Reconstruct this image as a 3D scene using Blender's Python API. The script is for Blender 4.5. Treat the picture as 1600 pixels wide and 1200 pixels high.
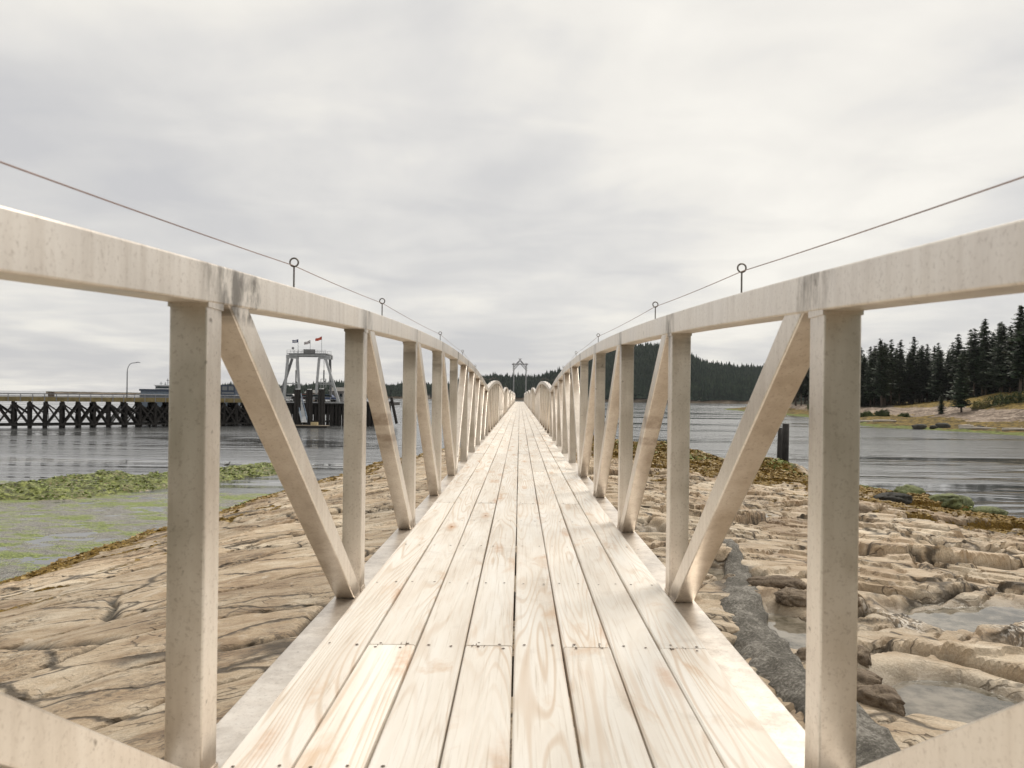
import bpy, bmesh, math, random
import numpy as np
from mathutils import Vector, Matrix
for o in list(bpy.data.objects): bpy.data.objects.remove(o, do_unlink=True)
S = bpy.context.scene
COL = S.collection
R = math.radians
WL = -5.25                       # low-tide water level; the walking surface of the bridge is z = 0
P = 1.524                        # bay of the truss
SPAN = 10*P
# ------------------------------------------------------------------ camera, sky, sun
cd = bpy.data.cameras.new("camera"); cam = bpy.data.objects.new("camera", cd); COL.objects.link(cam)
S.camera = cam
cd.sensor_width = 36; cd.lens = 36*1194/1600
cam.location = (0.010, 0.0, 0.748)
cam.rotation_euler = (Matrix.Rotation(R(90),3,'X') @ Matrix.Rotation(R(0.72),3,'Z')).to_euler()
cd.shift_x = -12/1600; cd.shift_y = 19.3/1600
cd.clip_start = 0.05; cd.clip_end = 9000
cd.dof.use_dof = True; cd.dof.focus_distance = 6.0; cd.dof.aperture_fstop = 8.0
S.view_settings.view_transform = 'Standard'; S.view_settings.look = 'None'
S.view_settings.exposure = 0.16; S.view_settings.gamma = 1
SUN_EL, SUN_AZ = 50, 38          # azimuth measured from +Y (ahead) towards +X (right)

W = bpy.data.worlds.new("World"); S.world = W; W.use_nodes = True
def world():
    nt = W.node_tree; nt.nodes.clear(); N = nt.nodes.new; L = nt.links.new
    out = N('ShaderNodeOutputWorld')
    sky = N('ShaderNodeTexSky'); sky.sky_type = 'NISHITA'; sky.sun_disc = False
    sky.sun_elevation = R(SUN_EL); sky.sun_rotation = R(SUN_AZ)
    b1 = N('ShaderNodeBackground'); b1.inputs[1].default_value = 0.10; L(sky.outputs[0], b1.inputs[0])
    tc = N('ShaderNodeTexCoord'); sep = N('ShaderNodeSeparateXYZ'); L(tc.outputs['Generated'], sep.inputs[0])
    def m(op, a, b=None, c=None):
        n = N('ShaderNodeMath'); n.operation = op
        for i, v in enumerate((a, b, c)):
            if v is None: continue
            if isinstance(v, (int, float)): n.inputs[i].default_value = v
            else: L(v, n.inputs[i])
        return n.outputs[0]
    zc = m('MAXIMUM', sep.outputs[2], 0.0)
    den = m('ADD', zc, 0.10)
    px = m('DIVIDE', sep.outputs[0], den); py = m('DIVIDE', sep.outputs[1], den)
    cb = N('ShaderNodeCombineXYZ'); L(px, cb.inputs[0]); L(py, cb.inputs[1]); cb.inputs[2].default_value = 3.7
    def noise(sc, det, ro, dis, mapsc=(1,1,1), loc=(0,0,0)):
        mp = N('ShaderNodeMapping'); mp.inputs['Scale'].default_value = mapsc; mp.inputs['Location'].default_value = loc
        L(cb.outputs[0], mp.inputs[0])
        n = N('ShaderNodeTexNoise'); L(mp.outputs[0], n.inputs[0])
        n.inputs['Scale'].default_value = sc; n.inputs['Detail'].default_value = det
        n.inputs['Roughness'].default_value = ro; n.inputs['Distortion'].default_value = dis
        return n.outputs[0]
    n1 = noise(0.62, 7, 0.50, 0.25, (1.0, 0.55, 1), (4.3, 1.2, 0))
    n2 = noise(1.9, 5, 0.5, 0.5, (0.9, 1.1, 1), (2, 7, 0))
    v = m('ADD', m('MULTIPLY', n1, 0.72), m('MULTIPLY', n2, 0.28))
    # the overcast is thin and bright high up and in the middle, greyer and banded low down
    elev = N('ShaderNodeMapRange'); L(sep.outputs[2], elev.inputs[0])
    elev.inputs[1].default_value = 0.0; elev.inputs[2].default_value = 0.5
    elev.inputs[3].default_value = -0.045; elev.inputs[4].default_value = 0.07
    v2 = m('ADD', v, elev.outputs[0])
    lx = m('ABSOLUTE', m('SUBTRACT', sep.outputs[0], 0.10))
    v2 = m('SUBTRACT', v2, m('MULTIPLY', lx, 0.045))
    rp = N('ShaderNodeValToRGB'); L(v2, rp.inputs[0])
    el = rp.color_ramp.elements
    el[0].position = 0.34; el[0].color = (0.560, 0.556, 0.562, 1)
    el[1].position = 0.62; el[1].color = (0.876, 0.846, 0.782, 1)
    for p, c in ((0.42, (0.632, 0.622, 0.610, 1)), (0.48, (0.706, 0.690, 0.664, 1)), (0.54, (0.800, 0.774, 0.722, 1))):
        e = el.new(p); e.color = c
    b2 = N('ShaderNodeBackground'); L(rp.outputs[0], b2.inputs[0]); b2.inputs[1].default_value = 1.0
    mx = N('ShaderNodeMixShader'); mx.inputs[0].default_value = 0.96
    L(b1.outputs[0], mx.inputs[1]); L(b2.outputs[0], mx.inputs[2]); L(mx.outputs[0], out.inputs[0])
world()
sd = bpy.data.lights.new("sun", 'SUN'); sun = bpy.data.objects.new("sun", sd); COL.objects.link(sun)
sd.energy = 2.0; sd.angle = R(26); sd.color = (1.0, 0.93, 0.82)
sdir = Vector((math.sin(R(SUN_AZ))*math.cos(R(SUN_EL)), math.cos(R(SUN_AZ))*math.cos(R(SUN_EL)), math.sin(R(SUN_EL))))
sun.rotation_euler = sdir.to_track_quat('Z', 'Y').to_euler()

# ------------------------------------------------------------------ node helper
class NB:
    def __init__(s, name):
        s.m = bpy.data.materials.new(name); s.m.use_nodes = True
        s.nt = s.m.node_tree; s.b = s.nt.nodes['Principled BSDF']
    def N(s, t): return s.nt.nodes.new(t)
    def set(s, sock, v):
        if v is None: return
        if hasattr(v, 'is_output'): s.nt.links.new(v, sock)
        else:
            if isinstance(v, tuple) and len(v) == 3 and sock.type == 'RGBA': v = v+(1,)
            sock.default_value = v
    def math(s, op, a, b=None, c=None, clamp=False):
        n = s.N('ShaderNodeMath'); n.operation = op; n.use_clamp = clamp
        for i, v in enumerate((a, b, c)): s.set(n.inputs[i], v)
        return n.outputs[0]
    def obj(s): return s.N('ShaderNodeTexCoord').outputs['Object']
    def geo(s): return s.N('ShaderNodeNewGeometry').outputs['Position']
    def attr(s, name, out=2):
        n = s.N('ShaderNodeAttribute'); n.attribute_name = name; return n.outputs[out]
    def map(s, v, sc=(1,1,1), loc=(0,0,0), rot=(0,0,0)):
        n = s.N('ShaderNodeMapping'); s.set(n.inputs[0], v); n.inputs['Scale'].default_value = sc
        n.inputs['Location'].default_value = loc; n.inputs['Rotation'].default_value = rot; return n.outputs[0]
    def noise(s, v, sc=1, det=4, ro=.5, dis=0, col=False):
        n = s.N('ShaderNodeTexNoise'); s.set(n.inputs[0], v); n.inputs['Scale'].default_value = sc
        n.inputs['Detail'].default_value = det; n.inputs['Roughness'].default_value = ro; n.inputs['Distortion'].default_value = dis
        return n.outputs[1 if col else 0]
    def voro(s, v, sc=1, feat='F1', out=0):
        n = s.N('ShaderNodeTexVoronoi'); n.feature = feat; s.set(n.inputs[0], v); n.inputs['Scale'].default_value = sc; return n.outputs[out]
    def rng(s, v, a, b, c=0., d=1., smooth=False):
        n = s.N('ShaderNodeMapRange'); s.set(n.inputs[0], v)
        if smooth: n.interpolation_type = 'SMOOTHSTEP'
        for i, x in enumerate((a, b, c, d)): n.inputs[i+1].default_value = x
        return n.outputs[0]
    def ramp(s, v, pts):
        n = s.N('ShaderNodeValToRGB'); s.set(n.inputs[0], v); e = n.color_ramp.elements
        e[0].position, e[0].color = pts[0][0], pts[0][1]+(1,); e[1].position, e[1].color = pts[-1][0], pts[-1][1]+(1,)
        for p, c in pts[1:-1]: x = e.new(p); x.color = c+(1,)
        return n.outputs[0]
    def mix(s, f, a, b, mode='MIX'):
        n = s.N('ShaderNodeMix'); n.data_type = 'RGBA'; n.blend_type = mode
        s.set(n.inputs[0], f); s.set(n.inputs[6], a); s.set(n.inputs[7], b); return n.outputs[2]
    def add3(s, a, b):
        n = s.N('ShaderNodeVectorMath'); n.operation = 'ADD'; s.set(n.inputs[0], a); s.set(n.inputs[1], b); return n.outputs[0]
    def bump(s, h, st=.3, dist=.01, prev=None):
        n = s.N('ShaderNodeBump'); s.set(n.inputs['Height'], h); n.inputs['Strength'].default_value = st
        n.inputs['Distance'].default_value = dist; s.set(n.inputs['Normal'], prev); return n.outputs[0]
    def out(s, col=None, rough=.6, metal=0., nrm=None, spec=None):
        s.set(s.b.inputs['Base Color'], col); s.set(s.b.inputs['Roughness'], rough); s.set(s.b.inputs['Metallic'], metal)
        s.set(s.b.inputs['Normal'], nrm)
        if spec is not None: s.set(s.b.inputs['Specular IOR Level'], spec)
        return s.m

def mat_simple(name, c, rough=.6, metal=0., var=.25, sc=3., bump=.15, bd=.01):
    b = NB(name); v = b.geo(); n = b.noise(v, sc, 6, .6)
    k = b.rng(n, .3, .7, 1-var, 1+var)
    col = b.mix(1., c+(1,), b.math('MULTIPLY', k, 1.), 'MULTIPLY')
    return b.out(col, rough, metal, b.bump(n, bump, bd))

# ------------------------------------------------------------------ mesh helpers
def tag(o, label=None, cat=None, group=None, kind=None):
    if label: o['label'] = label
    if cat: o['category'] = cat
    if group: o['group'] = group
    if kind: o['kind'] = kind
    return o
def empty(name, loc=(0,0,0), rz=0., **k):
    o = bpy.data.objects.new(name, None); COL.objects.link(o); o.location = loc; o.rotation_euler = (0,0,rz)
    o.empty_display_size = .2
    return tag(o, **k)
def ob(name, me, parent=None, mat=None, **k):
    o = bpy.data.objects.new(name, me); COL.objects.link(o)
    if parent: o.parent = parent
    if mat and not me.materials: me.materials.append(mat)
    return tag(o, **k)
class MB:
    """collects verts / faces (with a material index) into one mesh"""
    def __init__(s): s.v = []; s.f = []; s.mi = []
    def add(s, vs, fs, mi=0):
        b = len(s.v); s.v += [tuple(v) for v in vs]; s.f += [tuple(i+b for i in f) for f in fs]; s.mi += [mi]*len(fs); return s
    def box(s, a, b, mi=0, ch=0.):
        (x0,y0,z0),(x1,y1,z1) = a, b
        vs = [(x0,y0,z0),(x1,y0,z0),(x1,y1,z0),(x0,y1,z0),(x0,y0,z1),(x1,y0,z1),(x1,y1,z1),(x0,y1,z1)]
        return s.add(vs, [(0,3,2,1),(4,5,6,7),(0,1,5,4),(1,2,6,5),(2,3,7,6),(3,0,4,7)], mi)
    def sweep(s, pts, prof, up=(0,0,1), mi=0, cap=True, scales=None, closed=False):
        """prof: list of (side, up) offsets; swept along pts"""
        n = len(pts); m = len(prof); vs = []; pts = [Vector(p) for p in pts]; up = Vector(up)
        for i, p in enumerate(pts):
            if closed: t = pts[(i+1) % n]-pts[i-1]
            else: t = pts[min(i+1, n-1)]-pts[max(i-1, 0)]
            t.normalize(); u = up
            if abs(t.dot(u)) > .98: u = Vector((0,1,0)) if abs(t.y) < .9 else Vector((1,0,0))
            a = t.cross(u).normalized(); b = a.cross(t).normalized()
            k = scales[i] if scales else 1.
            for (q, w) in prof: vs.append(p+a*(q*k)+b*(w*k))
        fs = []
        for i in range(n if closed else n-1):
            for j in range(m):
                k = (j+1) % m; i2 = (i+1) % n
                fs.append((i*m+j, i*m+k, i2*m+k, i2*m+j))
        if cap and not closed: fs.append(tuple(range(m))[::-1]); fs.append(tuple((n-1)*m+j for j in range(m)))
        return s.add(vs, fs, mi)
    def bar(s, a, b, w, h=None, mi=0, up=(0,0,1), ch=0.):
        return s.sweep([a, b], rect(w, h or w, ch), up, mi)
    def rod(s, a, b, r, r2=None, n=8, mi=0):
        return s.sweep([a, b], circ(n), (0,0,1), mi, True, [r, r if r2 is None else r2])
    def mesh(s, name, mats=(), smooth=False):
        me = bpy.data.meshes.new(name); me.from_pydata(s.v, [], s.f)
        for m in mats: me.materials.append(m)
        if len(mats) > 1: me.polygons.foreach_set('material_index', s.mi)
        if smooth: me.polygons.foreach_set('use_smooth', [True]*len(s.f))
        me.validate(); me.update()
        bm = bmesh.new(); bm.from_mesh(me); bmesh.ops.recalc_face_normals(bm, faces=bm.faces); bm.to_mesh(me); bm.free()
        return me
def rect(w, h, ch=0.):
    a, b = w/2, h/2
    if ch <= 0: return [(-a,-b),(a,-b),(a,b),(-a,b)]
    c = ch; d = ch*.3
    return [(-a+c,-b),(a-c,-b),(a-d,-b+d),(a,-b+c),(a,b-c),(a-d,b-d),(a-c,b),(-a+c,b),(-a+d,b-d),(-a,b-c),(-a,-b+c),(-a+d,-b+d)]
def circ(n, r=1.): return [(r*math.cos(2*math.pi*i/n), r*math.sin(2*math.pi*i/n)) for i in range(n)]

# numpy noise
_rs = np.random.RandomState(7); _perm = _rs.permutation(512); _perm = np.concatenate([_perm, _perm]); _ga = _rs.rand(512)*2*np.pi
def perlin(x, y):
    xi = np.floor(x).astype(int); yi = np.floor(y).astype(int); xf = x-xi; yf = y-yi
    u = xf*xf*xf*(xf*(xf*6-15)+10); v = yf*yf*yf*(yf*(yf*6-15)+10)
    def g(ix, iy, dx, dy):
        a = _ga[_perm[(_perm[ix & 511]+iy) & 511]]; return np.cos(a)*dx+np.sin(a)*dy
    n00 = g(xi,yi,xf,yf); n10 = g(xi+1,yi,xf-1,yf); n01 = g(xi,yi+1,xf,yf-1); n11 = g(xi+1,yi+1,xf-1,yf-1)
    return (n00*(1-u)+n10*u)*(1-v)+(n01*(1-u)+n11*u)*v*1.0
def fbm(x, y, o=5, g=.5, l=2.03):
    s = 0*x; a = 1.
    for i in range(o): s = s+a*perlin(x*l**i+17.3*i, y*l**i+5.1*i); a *= g
    return s
_cx = _rs.rand(512); _cy = _rs.rand(512); _cv = _rs.rand(512)
def worley(x, y):
    xi = np.floor(x).astype(int); yi = np.floor(y).astype(int)
    f1 = np.full(x.shape, 9.); f2 = np.full(x.shape, 9.); idv = np.zeros(x.shape)
    for dx in (-1,0,1):
        for dy in (-1,0,1):
            cx = xi+dx; cy = yi+dy; h = _perm[(_perm[cx & 511]+cy) & 511]
            d = np.hypot(cx+_cx[h]-x, cy+_cy[h]-y)
            c = d < f1; f2 = np.where(c, f1, np.minimum(f2, d)); idv = np.where(c, _cv[h], idv); f1 = np.where(c, d, f1)
    return f1, f2, idv
def sst(x, a, b): t = np.clip((x-a)/(b-a), 0, 1); return t*t*(3-2*t)

# ------------------------------------------------------------------ terrain
YK = [-30, 0, 10, 25, 45, 65, 80, 88, 100, 130]
ZC = [-1.6,-1.7,-1.85,-2.5,-3.25,-3.75,-4.3,-5.3,-7.2,-8.5]       # crest under the bridge
XLK = ([-30, 0, 22, 44, 60, 76, 84, 90], [-18,-16.6,-15.4,-14,-12.2,-9,-5.5,-4])
XRK = ([-30, 0, 20, 38, 53, 62, 74, 84, 90], [30,28.5,27.5,25.6,24,20.5,15.5,9,5])
POOLS = [(7.6,11.2,1.75,0.95,.3),(4.05,7.1,.62,.62,1.0),(3.22,9.1,.42,.75,2.2),(3.35,12.3,.35,.55,3.1),(10.6,18.4,1.1,.8,4.),(6.6,24,1.0,1.3,5.),(6.2,8.9,.55,.35,6.),(2.9,16.5,.4,.9,7.3)]
def base_h(x, y):
    zc = np.interp(y, YK, ZC); xl = np.interp(y, *XLK); xr = np.interp(y, *XRK)
    wob = .8*perlin(x*0+y/5.3, y*0+3.3)+.35*perlin(y/1.7, y*0+9.1)
    xl = xl+wob*.35; xr = xr+wob*1.2
    tl = (x-xl)/(-1.5-xl+1e-6); tr = (xr-x)/(xr-1.5+1e-6)
    zl = -5.1+(zc+5.1)*np.clip(tl,0,1)**.72; zr = WL-.1+(zc-WL+.1)*np.clip(tr,0,1)**.72
    z = np.where(x < -1.5, zl, np.where(x > 1.5, zr, zc))
    # outside the left edge: the algae flat, outside the right edge: falls away
    outl = np.clip(xl-x, 0, 99); outr = np.clip(x-xr, 0, 99)
    zz = np.where(outl > 0, -5.1-np.minimum(outl*.6, .12), z)
    zz = np.where(outr > 0, WL-.1-.35*outr, zz)
    return zz, tl, tr
def bump_at(x, y, x0, y0, x1, y1, w, h):
    dx, dy = x1-x0, y1-y0; t = np.clip(((x-x0)*dx+(y-y0)*dy)/(dx*dx+dy*dy), 0, 1)
    d = np.hypot(x-x0-t*dx, y-y0-t*dy)
    return h*np.clip(1-(d/w)**2, 0, 1)**.8
def ground(x, y):
    z0, tl, tr = base_h(x, y)
    left = x < -1.5
    rock = np.clip(np.minimum(tl, tr)*9, 0, 1)                 # 1 on rock, 0 outside
    wx = x+.55*fbm(x/2.7, y/2.7+40, 4); wy = y+.55*fbm(x/2.7+80, y/2.7, 4)
    # big slabs, strike runs obliquely
    ca, sa = math.cos(.55), math.sin(.55)
    u = (wx*ca+wy*sa); v = (-wx*sa+wy*ca)
    f1, f2, cid = worley(u/5.2, v/2.6); e1 = (f2-f1)
    g1, g2, cid2 = worley(u/1.9+9, v/.85+4); e2 = (g2-g1)
    gr = sst(x, .5, 3.5)                                       # rougher, more broken on the right
    mid = sst(y, 10, 26)                                       # and far off
    lft = 1-gr
    und = .16*fbm(x/4.5, y/6+3, 3)+.02*fbm(x/1.1, y/1.6, 3)
    slabs = ((cid-.35)*(.05+.40*gr)+.05+.06*gr)*sst(e1, 0, .05)+.05*lft*sst(e1, 0, .6)
    crack = np.exp(-(e1/.035)**2)
    brk = np.clip(sst(fbm(x/5+31, y/5, 3), -.24, .2)*(.10+.90*np.maximum(gr, mid*.8)), 0, 1)
    crack2 = np.exp(-(e2/.045)**2)*brk
    tn = fbm(u/3.2+7, v/1.3, 4)*2.6                            # bedding ledges
    led = (np.floor(tn)+sst(tn-np.floor(tn), .0, .10))
    ledges = .07*led*(.12+.88*gr)+.03*led*mid*lft
    lf = tn-np.floor(tn); led_shade = np.exp(-((lf-.06)/.05)**2)*(.25*lft+gr)*sst(fbm(x/2+3, y/2, 3), -.2, .15)  # ledge edges: undercut shade painted in as narrow dark lines
    pit = fbm(x*2.1, y*2.6, 4)                                 # honeycomb weathering patches
    hp = sst(fbm(x/2.3+5, y/3+50, 2), .12, .38)
    rough = .05*hp*(-np.abs(fbm(x*5.6, y*6.4, 3)))*(1+.3*lft)
    h = und+slabs-(.05+.20*gr)*crack-(.04+.13*gr)*crack2+ledges+((cid2-.35)*.17+.03)*brk*sst(e2, 0, .07)+rough+.006*pit
    z = z0+h*rock*(1-.35*mid*0)
    # pools, cut level
    pm = 0*x
    for (px, py, rx, ry, sd_) in POOLS:
        r = np.hypot((x-px)/rx, (y-py)/ry)*(1+.32*fbm(x/.7+sd_*13, y/.7, 3))
        lv = pool_level(px, py)
        k = 1-sst(r, 1.0, 1.9)
        rim = lv-.07+.30*sst(r, .75, 1.9)
        z = z*(1-k)+(rim+ .25*(z-rim)*sst(r, .9, 1.5))*k; pm = np.maximum(pm, 1-sst(r, 1., 1.5))
    # trench along the concrete encasement
    # left flat and its weed mounds
    onflat = (1-rock)*(x < -2)
    flat = .06*fbm(x/3.4, y/2.0+11, 6, .6)+.045*fbm(x*1.4, y*2.1, 3)-.005
    shore = sst(y+.25*(x+20), 46, 60)
    z = z+onflat*(flat-.2*sst(y, 44, 50)*sst(x, -25, -20)-3.0*shore)
    mo = np.maximum.reduce([bump_at(x,y,-31,36,-27.6,51.5,2.2,.62), bump_at(x,y,-26.5,44,-19.5,59,2.9,.60), bump_at(x,y,-40,33,-50,30,3,.5)])
    mo = mo*(1+.45*fbm(x/.9, y/.9, 5, .6))*sst(mo+.25*fbm(x/2.2, y/1.6, 4), .02, .2)
    z = np.where(mo > .02, np.maximum(z, WL-.1+mo+.02), z)
    mr = np.maximum(bump_at(x,y,9,79,15,70,6.5,1.0)+0*x, bump_at(x,y,19.8,61,21,58.5,2.2,.9))
    z = z+mr*(1+.3*fbm(x/1.5, y/1.5, 4))
    far = sst(np.hypot(x, y*.8), 85, 120)
    z = z*(1-far)+(-8.5)*far
    lw = z-WL
    wn = fbm(x/2.2+3, y/2.2, 5)
    weed = np.clip(sst(lw+.9*wn, 2.1, 1.15)*(gr+.0)+sst(y, 34, 60)*sst(x, 4, 9)*sst(wn, -.25, .1)*.9, 0, 1)*rock
    # left: only a belt along the edge and cushions in the cracks next to it
    cn = fbm(u/3.4+2, v/.62, 4)
    belt = sst(tl+.05*wn, .22, .15)+sst(tl, .80, .12)*sst(cn, .10, .22)*sst(fbm(x/4+1, y/4, 3), -.2, .1)+sst(tl, .9, .2)*sst(e1, .10, .02)*sst(wn, -.1, .15)+.9*sst(y, 30, 55)*sst(wn, .05, .3)*sst(tl,.6,.2)
    weed = np.where(x < 0, np.clip(belt, 0, 1)*(tl > 0), weed); weed = np.where(mo > .02, .55, weed)
    green = np.where(x < 0, np.where(tl > 0, sst(tl+.04*wn, .10, 0.06), 1.), sst(lw+.5*wn, .75, .25))
    green = np.where(mr > .1, np.maximum(green, .35+.5*wn), green)
    algae = np.clip(np.where(mo > .02, 1.2*sst(fbm(x/1.1, y/1.1+7, 4), -.35, .15), (1-sst(tl, 0, .012))*(x < -2)), 0, 1)
    crk = np.clip(np.maximum(np.maximum(crack, crack2), .8*led_shade)*rock, 0, 1)  # dark cracks joined with the painted ledge shade
    dark_patch = np.clip(np.maximum(hp, sst(y, 11.5, 8.5)*sst(x, -5.5, -3.5)*sst(fbm(x/1.5, y/1.2+9, 3), -.15, .2)*lft)*rock, 0, 1)  # darker patches: honeycombed areas and the near left rock
    tint = np.clip(.5+(cid-.5)*.7+(cid2-.5)*.5*brk, 0, 1)*rock+.5*(1-rock)
    scour = bump_at(x, y, 5.6, 10.6, 8.2, 8.2, .85, 1.)*sst(fbm(x/.9, y/.9, 3), -.35, .0)
    return z, np.clip(weed,0,1), np.clip(green,0,1), algae, crk, pm, dark_patch, tint, scour
_pl = {}
def pool_level(px, py):
    if (px, py) not in _pl:
        zz = base_h(np.array([px, px+.8, px-.8]), np.array([py, py, py]))[0]; _pl[(px, py)] = float(zz.mean())-.02
    return _pl[(px, py)]

def grid_mesh(name, xs, ys, fn, attrs, mat, smooth=True):
    X, Y = np.meshgrid(xs, ys); r = fn(X.ravel(), Y.ravel()); z = r[0]
    nx, ny = len(xs), len(ys)
    co = np.stack([X.ravel(), Y.ravel(), z], 1).astype(np.float32)
    i = (np.arange(ny-1)[:, None]*nx+np.arange(nx-1)[None, :]).ravel()
    q = np.stack([i, i+1, i+1+nx, i+nx], 1).astype(np.int32)
    me = bpy.data.meshes.new(name); me.vertices.add(len(co)); me.vertices.foreach_set('co', co.ravel())
    me.loops.add(q.size); me.loops.foreach_set('vertex_index', q.ravel())
    me.polygons.add(len(q)); me.polygons.foreach_set('loop_start', np.arange(0, q.size, 4, dtype=np.int32))
    me.polygons.foreach_set('use_smooth', np.full(len(q), smooth)); me.update(); me.validate()
    for k, nm in enumerate(attrs):
        a = me.attributes.new(nm, 'FLOAT', 'POINT'); a.data.foreach_set('value', r[k+1].astype(np.float32))
    me.materials.append(mat); return me
def raw_mesh(name, co, faces, mats, smooth=False, mi=None):
    co = np.asarray(co, np.float32); q = np.asarray(faces, np.int32); k = q.shape[1]
    me = bpy.data.meshes.new(name); me.vertices.add(len(co)); me.vertices.foreach_set('co', co.ravel())
    me.loops.add(q.size); me.loops.foreach_set('vertex_index', q.ravel())
    me.polygons.add(len(q)); me.polygons.foreach_set('loop_start', np.arange(0, q.size, k, dtype=np.int32))
    me.polygons.foreach_set('use_smooth', np.full(len(q), smooth)); me.update()
    for m in mats: me.materials.append(m)
    if mi is not None: me.polygons.foreach_set('material_index', mi)
    return me

def m_rock():
    b = NB('sandstone_shore'); g = b.geo()
    big = b.noise(g, .35, 5, .6); mid = b.noise(g, 2.2, 8, .62, .4); fine = b.noise(g, 38, 5, .7)
    st = b.noise(b.map(g, (.85, 1.7, 2.), rot=(0,0,.55)), 1.5, 8, .68, .3)
    c = b.ramp(b.math('ADD', b.math('MULTIPLY', big, .5), b.math('MULTIPLY', st, .5)),
               [(.34, (.22,.145,.085)), (.43, (.42,.305,.195)), (.50, (.56,.44,.305)), (.60, (.74,.635,.49))])
    c = b.mix(1., c, b.rng(b.attr('tint'), 0, 1, .66, 1.22), 'MULTIPLY')
    grit = b.noise(g, 95, 3, .6); c = b.mix(b.rng(grit, .5, .68, 0, .35), c, (.20,.14,.09))
    c = b.mix(b.rng(fine, .42, .62, .35, 0.), c, (.16,.12,.085))
    c = b.mix(b.rng(b.math('ADD', mid, b.math('MULTIPLY', fine, .12)), .66, .74, 0, .5), c, (.60,.53,.44))
    dk = b.math('MULTIPLY', b.attr('dark_patch'), b.rng(b.noise(b.map(g, (1,1.9,1)), 6.5, 7, .72, 1.0), .47, .60, 0, .72))
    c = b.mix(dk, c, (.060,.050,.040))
    sp = b.rng(b.noise(g, 11, 6, .75), .60, .70, 0, .45); c = b.mix(sp, c, (.10,.08,.06))
    wv = b.add3(b.map(g, (1,1,.3)), b.map(b.noise(g, 1.3, 4, .6, 0, True), (.55,.55,.2)))
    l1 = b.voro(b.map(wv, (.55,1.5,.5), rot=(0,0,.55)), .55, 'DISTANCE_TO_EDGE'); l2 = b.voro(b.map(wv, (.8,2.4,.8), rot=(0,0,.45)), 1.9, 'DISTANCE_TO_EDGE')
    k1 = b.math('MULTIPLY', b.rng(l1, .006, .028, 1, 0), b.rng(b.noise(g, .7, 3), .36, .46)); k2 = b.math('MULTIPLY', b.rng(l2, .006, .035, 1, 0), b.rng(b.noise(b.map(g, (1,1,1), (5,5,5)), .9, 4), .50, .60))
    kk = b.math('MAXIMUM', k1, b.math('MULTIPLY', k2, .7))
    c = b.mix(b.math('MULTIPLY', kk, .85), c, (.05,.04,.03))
    ck = b.rng(b.attr('crk'), .25, .85, 0, .85); c = b.mix(ck, c, (.045,.038,.028))
    pool = b.attr('pool'); c = b.mix(b.math('MULTIPLY', pool, .72), c, (.16,.125,.085))
    sc_ = b.noise(b.map(g, (1.5,1,1), rot=(0,0,.5)), 13, 3, .55, .6); so_ = b.attr('scour')
    c = b.mix(b.math('MULTIPLY', so_, b.rng(sc_, .44, .50, .9, 0)), c, (.07,.06,.05)); c = b.mix(b.math('MULTIPLY', so_, b.rng(sc_, .52, .58, 0, .85)), c, (.72,.68,.62))
    # weed: rusty rockweed and bright green sea lettuce
    wn = b.noise(g, 7, 7, .75); wn2 = b.noise(g, 26, 4, .7)
    wm = b.rng(b.math('ADD', b.attr('weed'), b.math('MULTIPLY', b.math('SUBTRACT', wn, .5), 1.5)), .42, .56)
    wc = b.ramp(b.math('ADD', b.math('MULTIPLY', wn2, .6), b.math('MULTIPLY', wn, .4)), [(.34, (.040,.025,.008)), (.47, (.16,.095,.016)), (.58, (.32,.20,.035)), (.70, (.44,.31,.07))])
    gc = b.ramp(wn2, [(.34, (.025,.035,.012)), (.50, (.10,.14,.025)), (.66, (.32,.40,.10))])
    gm = b.rng(b.math('ADD', b.attr('green'), b.math('MULTIPLY', b.math('SUBTRACT', b.noise(g, 2.1, 6, .7), .5), 1.4)), .40, .62)
    wc = b.mix(gm, wc, gc)
    c = b.mix(wm, c, wc)
    # mud flat with algae
    an = b.noise(b.map(g, (.5,1.1,1), rot=(0,0,.25)), .8, 10, .72); an2 = b.noise(g, 19, 4, .7)
    mud = b.ramp(an2, [(.38, (.11,.10,.08)), (.62, (.38,.36,.32))])
    ac = b.ramp(an2, [(.38, (.05,.065,.020)), (.5, (.19,.24,.06)), (.62, (.44,.50,.17))])
    am = b.rng(b.math('ADD', an, b.math('MULTIPLY', an2, .35)), .66, .73)
    fl = b.mix(am, mud, ac)
    mound = b.math('MULTIPLY', b.attr('algae'), b.rng(b.attr('weed'), .3, .5, 1, 0))
    c = b.mix(mound, c, fl)
    md = b.math('MULTIPLY', b.attr('algae'), b.rng(b.attr('weed'), .3, .5, 0, 1))
    mc = b.ramp(b.math('ADD', b.math('MULTIPLY', an2, .4), b.math('MULTIPLY', b.noise(g, 2.6, 6, .72), .6)), [(.43, (.030,.026,.010)), (.50, (.13,.15,.03)), (.58, (.40,.44,.13))])
    c = b.mix(md, c, mc)
    h = b.math('ADD', b.math('MULTIPLY', b.noise(b.map(g, (1,1.35,1.35), rot=(0,0,.55)), 3, 11, .66, .1), 1.), b.math('MULTIPLY', fine, .12))
    n1 = b.bump(b.math('SUBTRACT', b.math('MULTIPLY', h, .5), b.math('MULTIPLY', kk, .6)), .7, .09); n1 = b.bump(grit, .5, .012, n1)
    n2 = b.bump(b.math('MULTIPLY', wn2, b.math('MAXIMUM', wm, b.attr('algae'))), .8, .07, n1)
    rg = b.mix(b.attr('algae'), b.rng(mid, .3, .7, .55, .9), b.rng(am, 0, 1, .18, .6))
    rg = b.mix(pool, rg, b.math('MULTIPLY', 1., .28))
    return b.out(c, rg, 0., n2, .35)
M_rock = m_rock()
def axis(segs):
    out = [segs[0][0]]
    for a, b_, st0, st1 in segs:
        x = a
        while x < b_-1e-6:
            t = (x-a)/(b_-a); x += st0+(st1-st0)*t; out.append(min(x, b_))
    return np.array(out)
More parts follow.
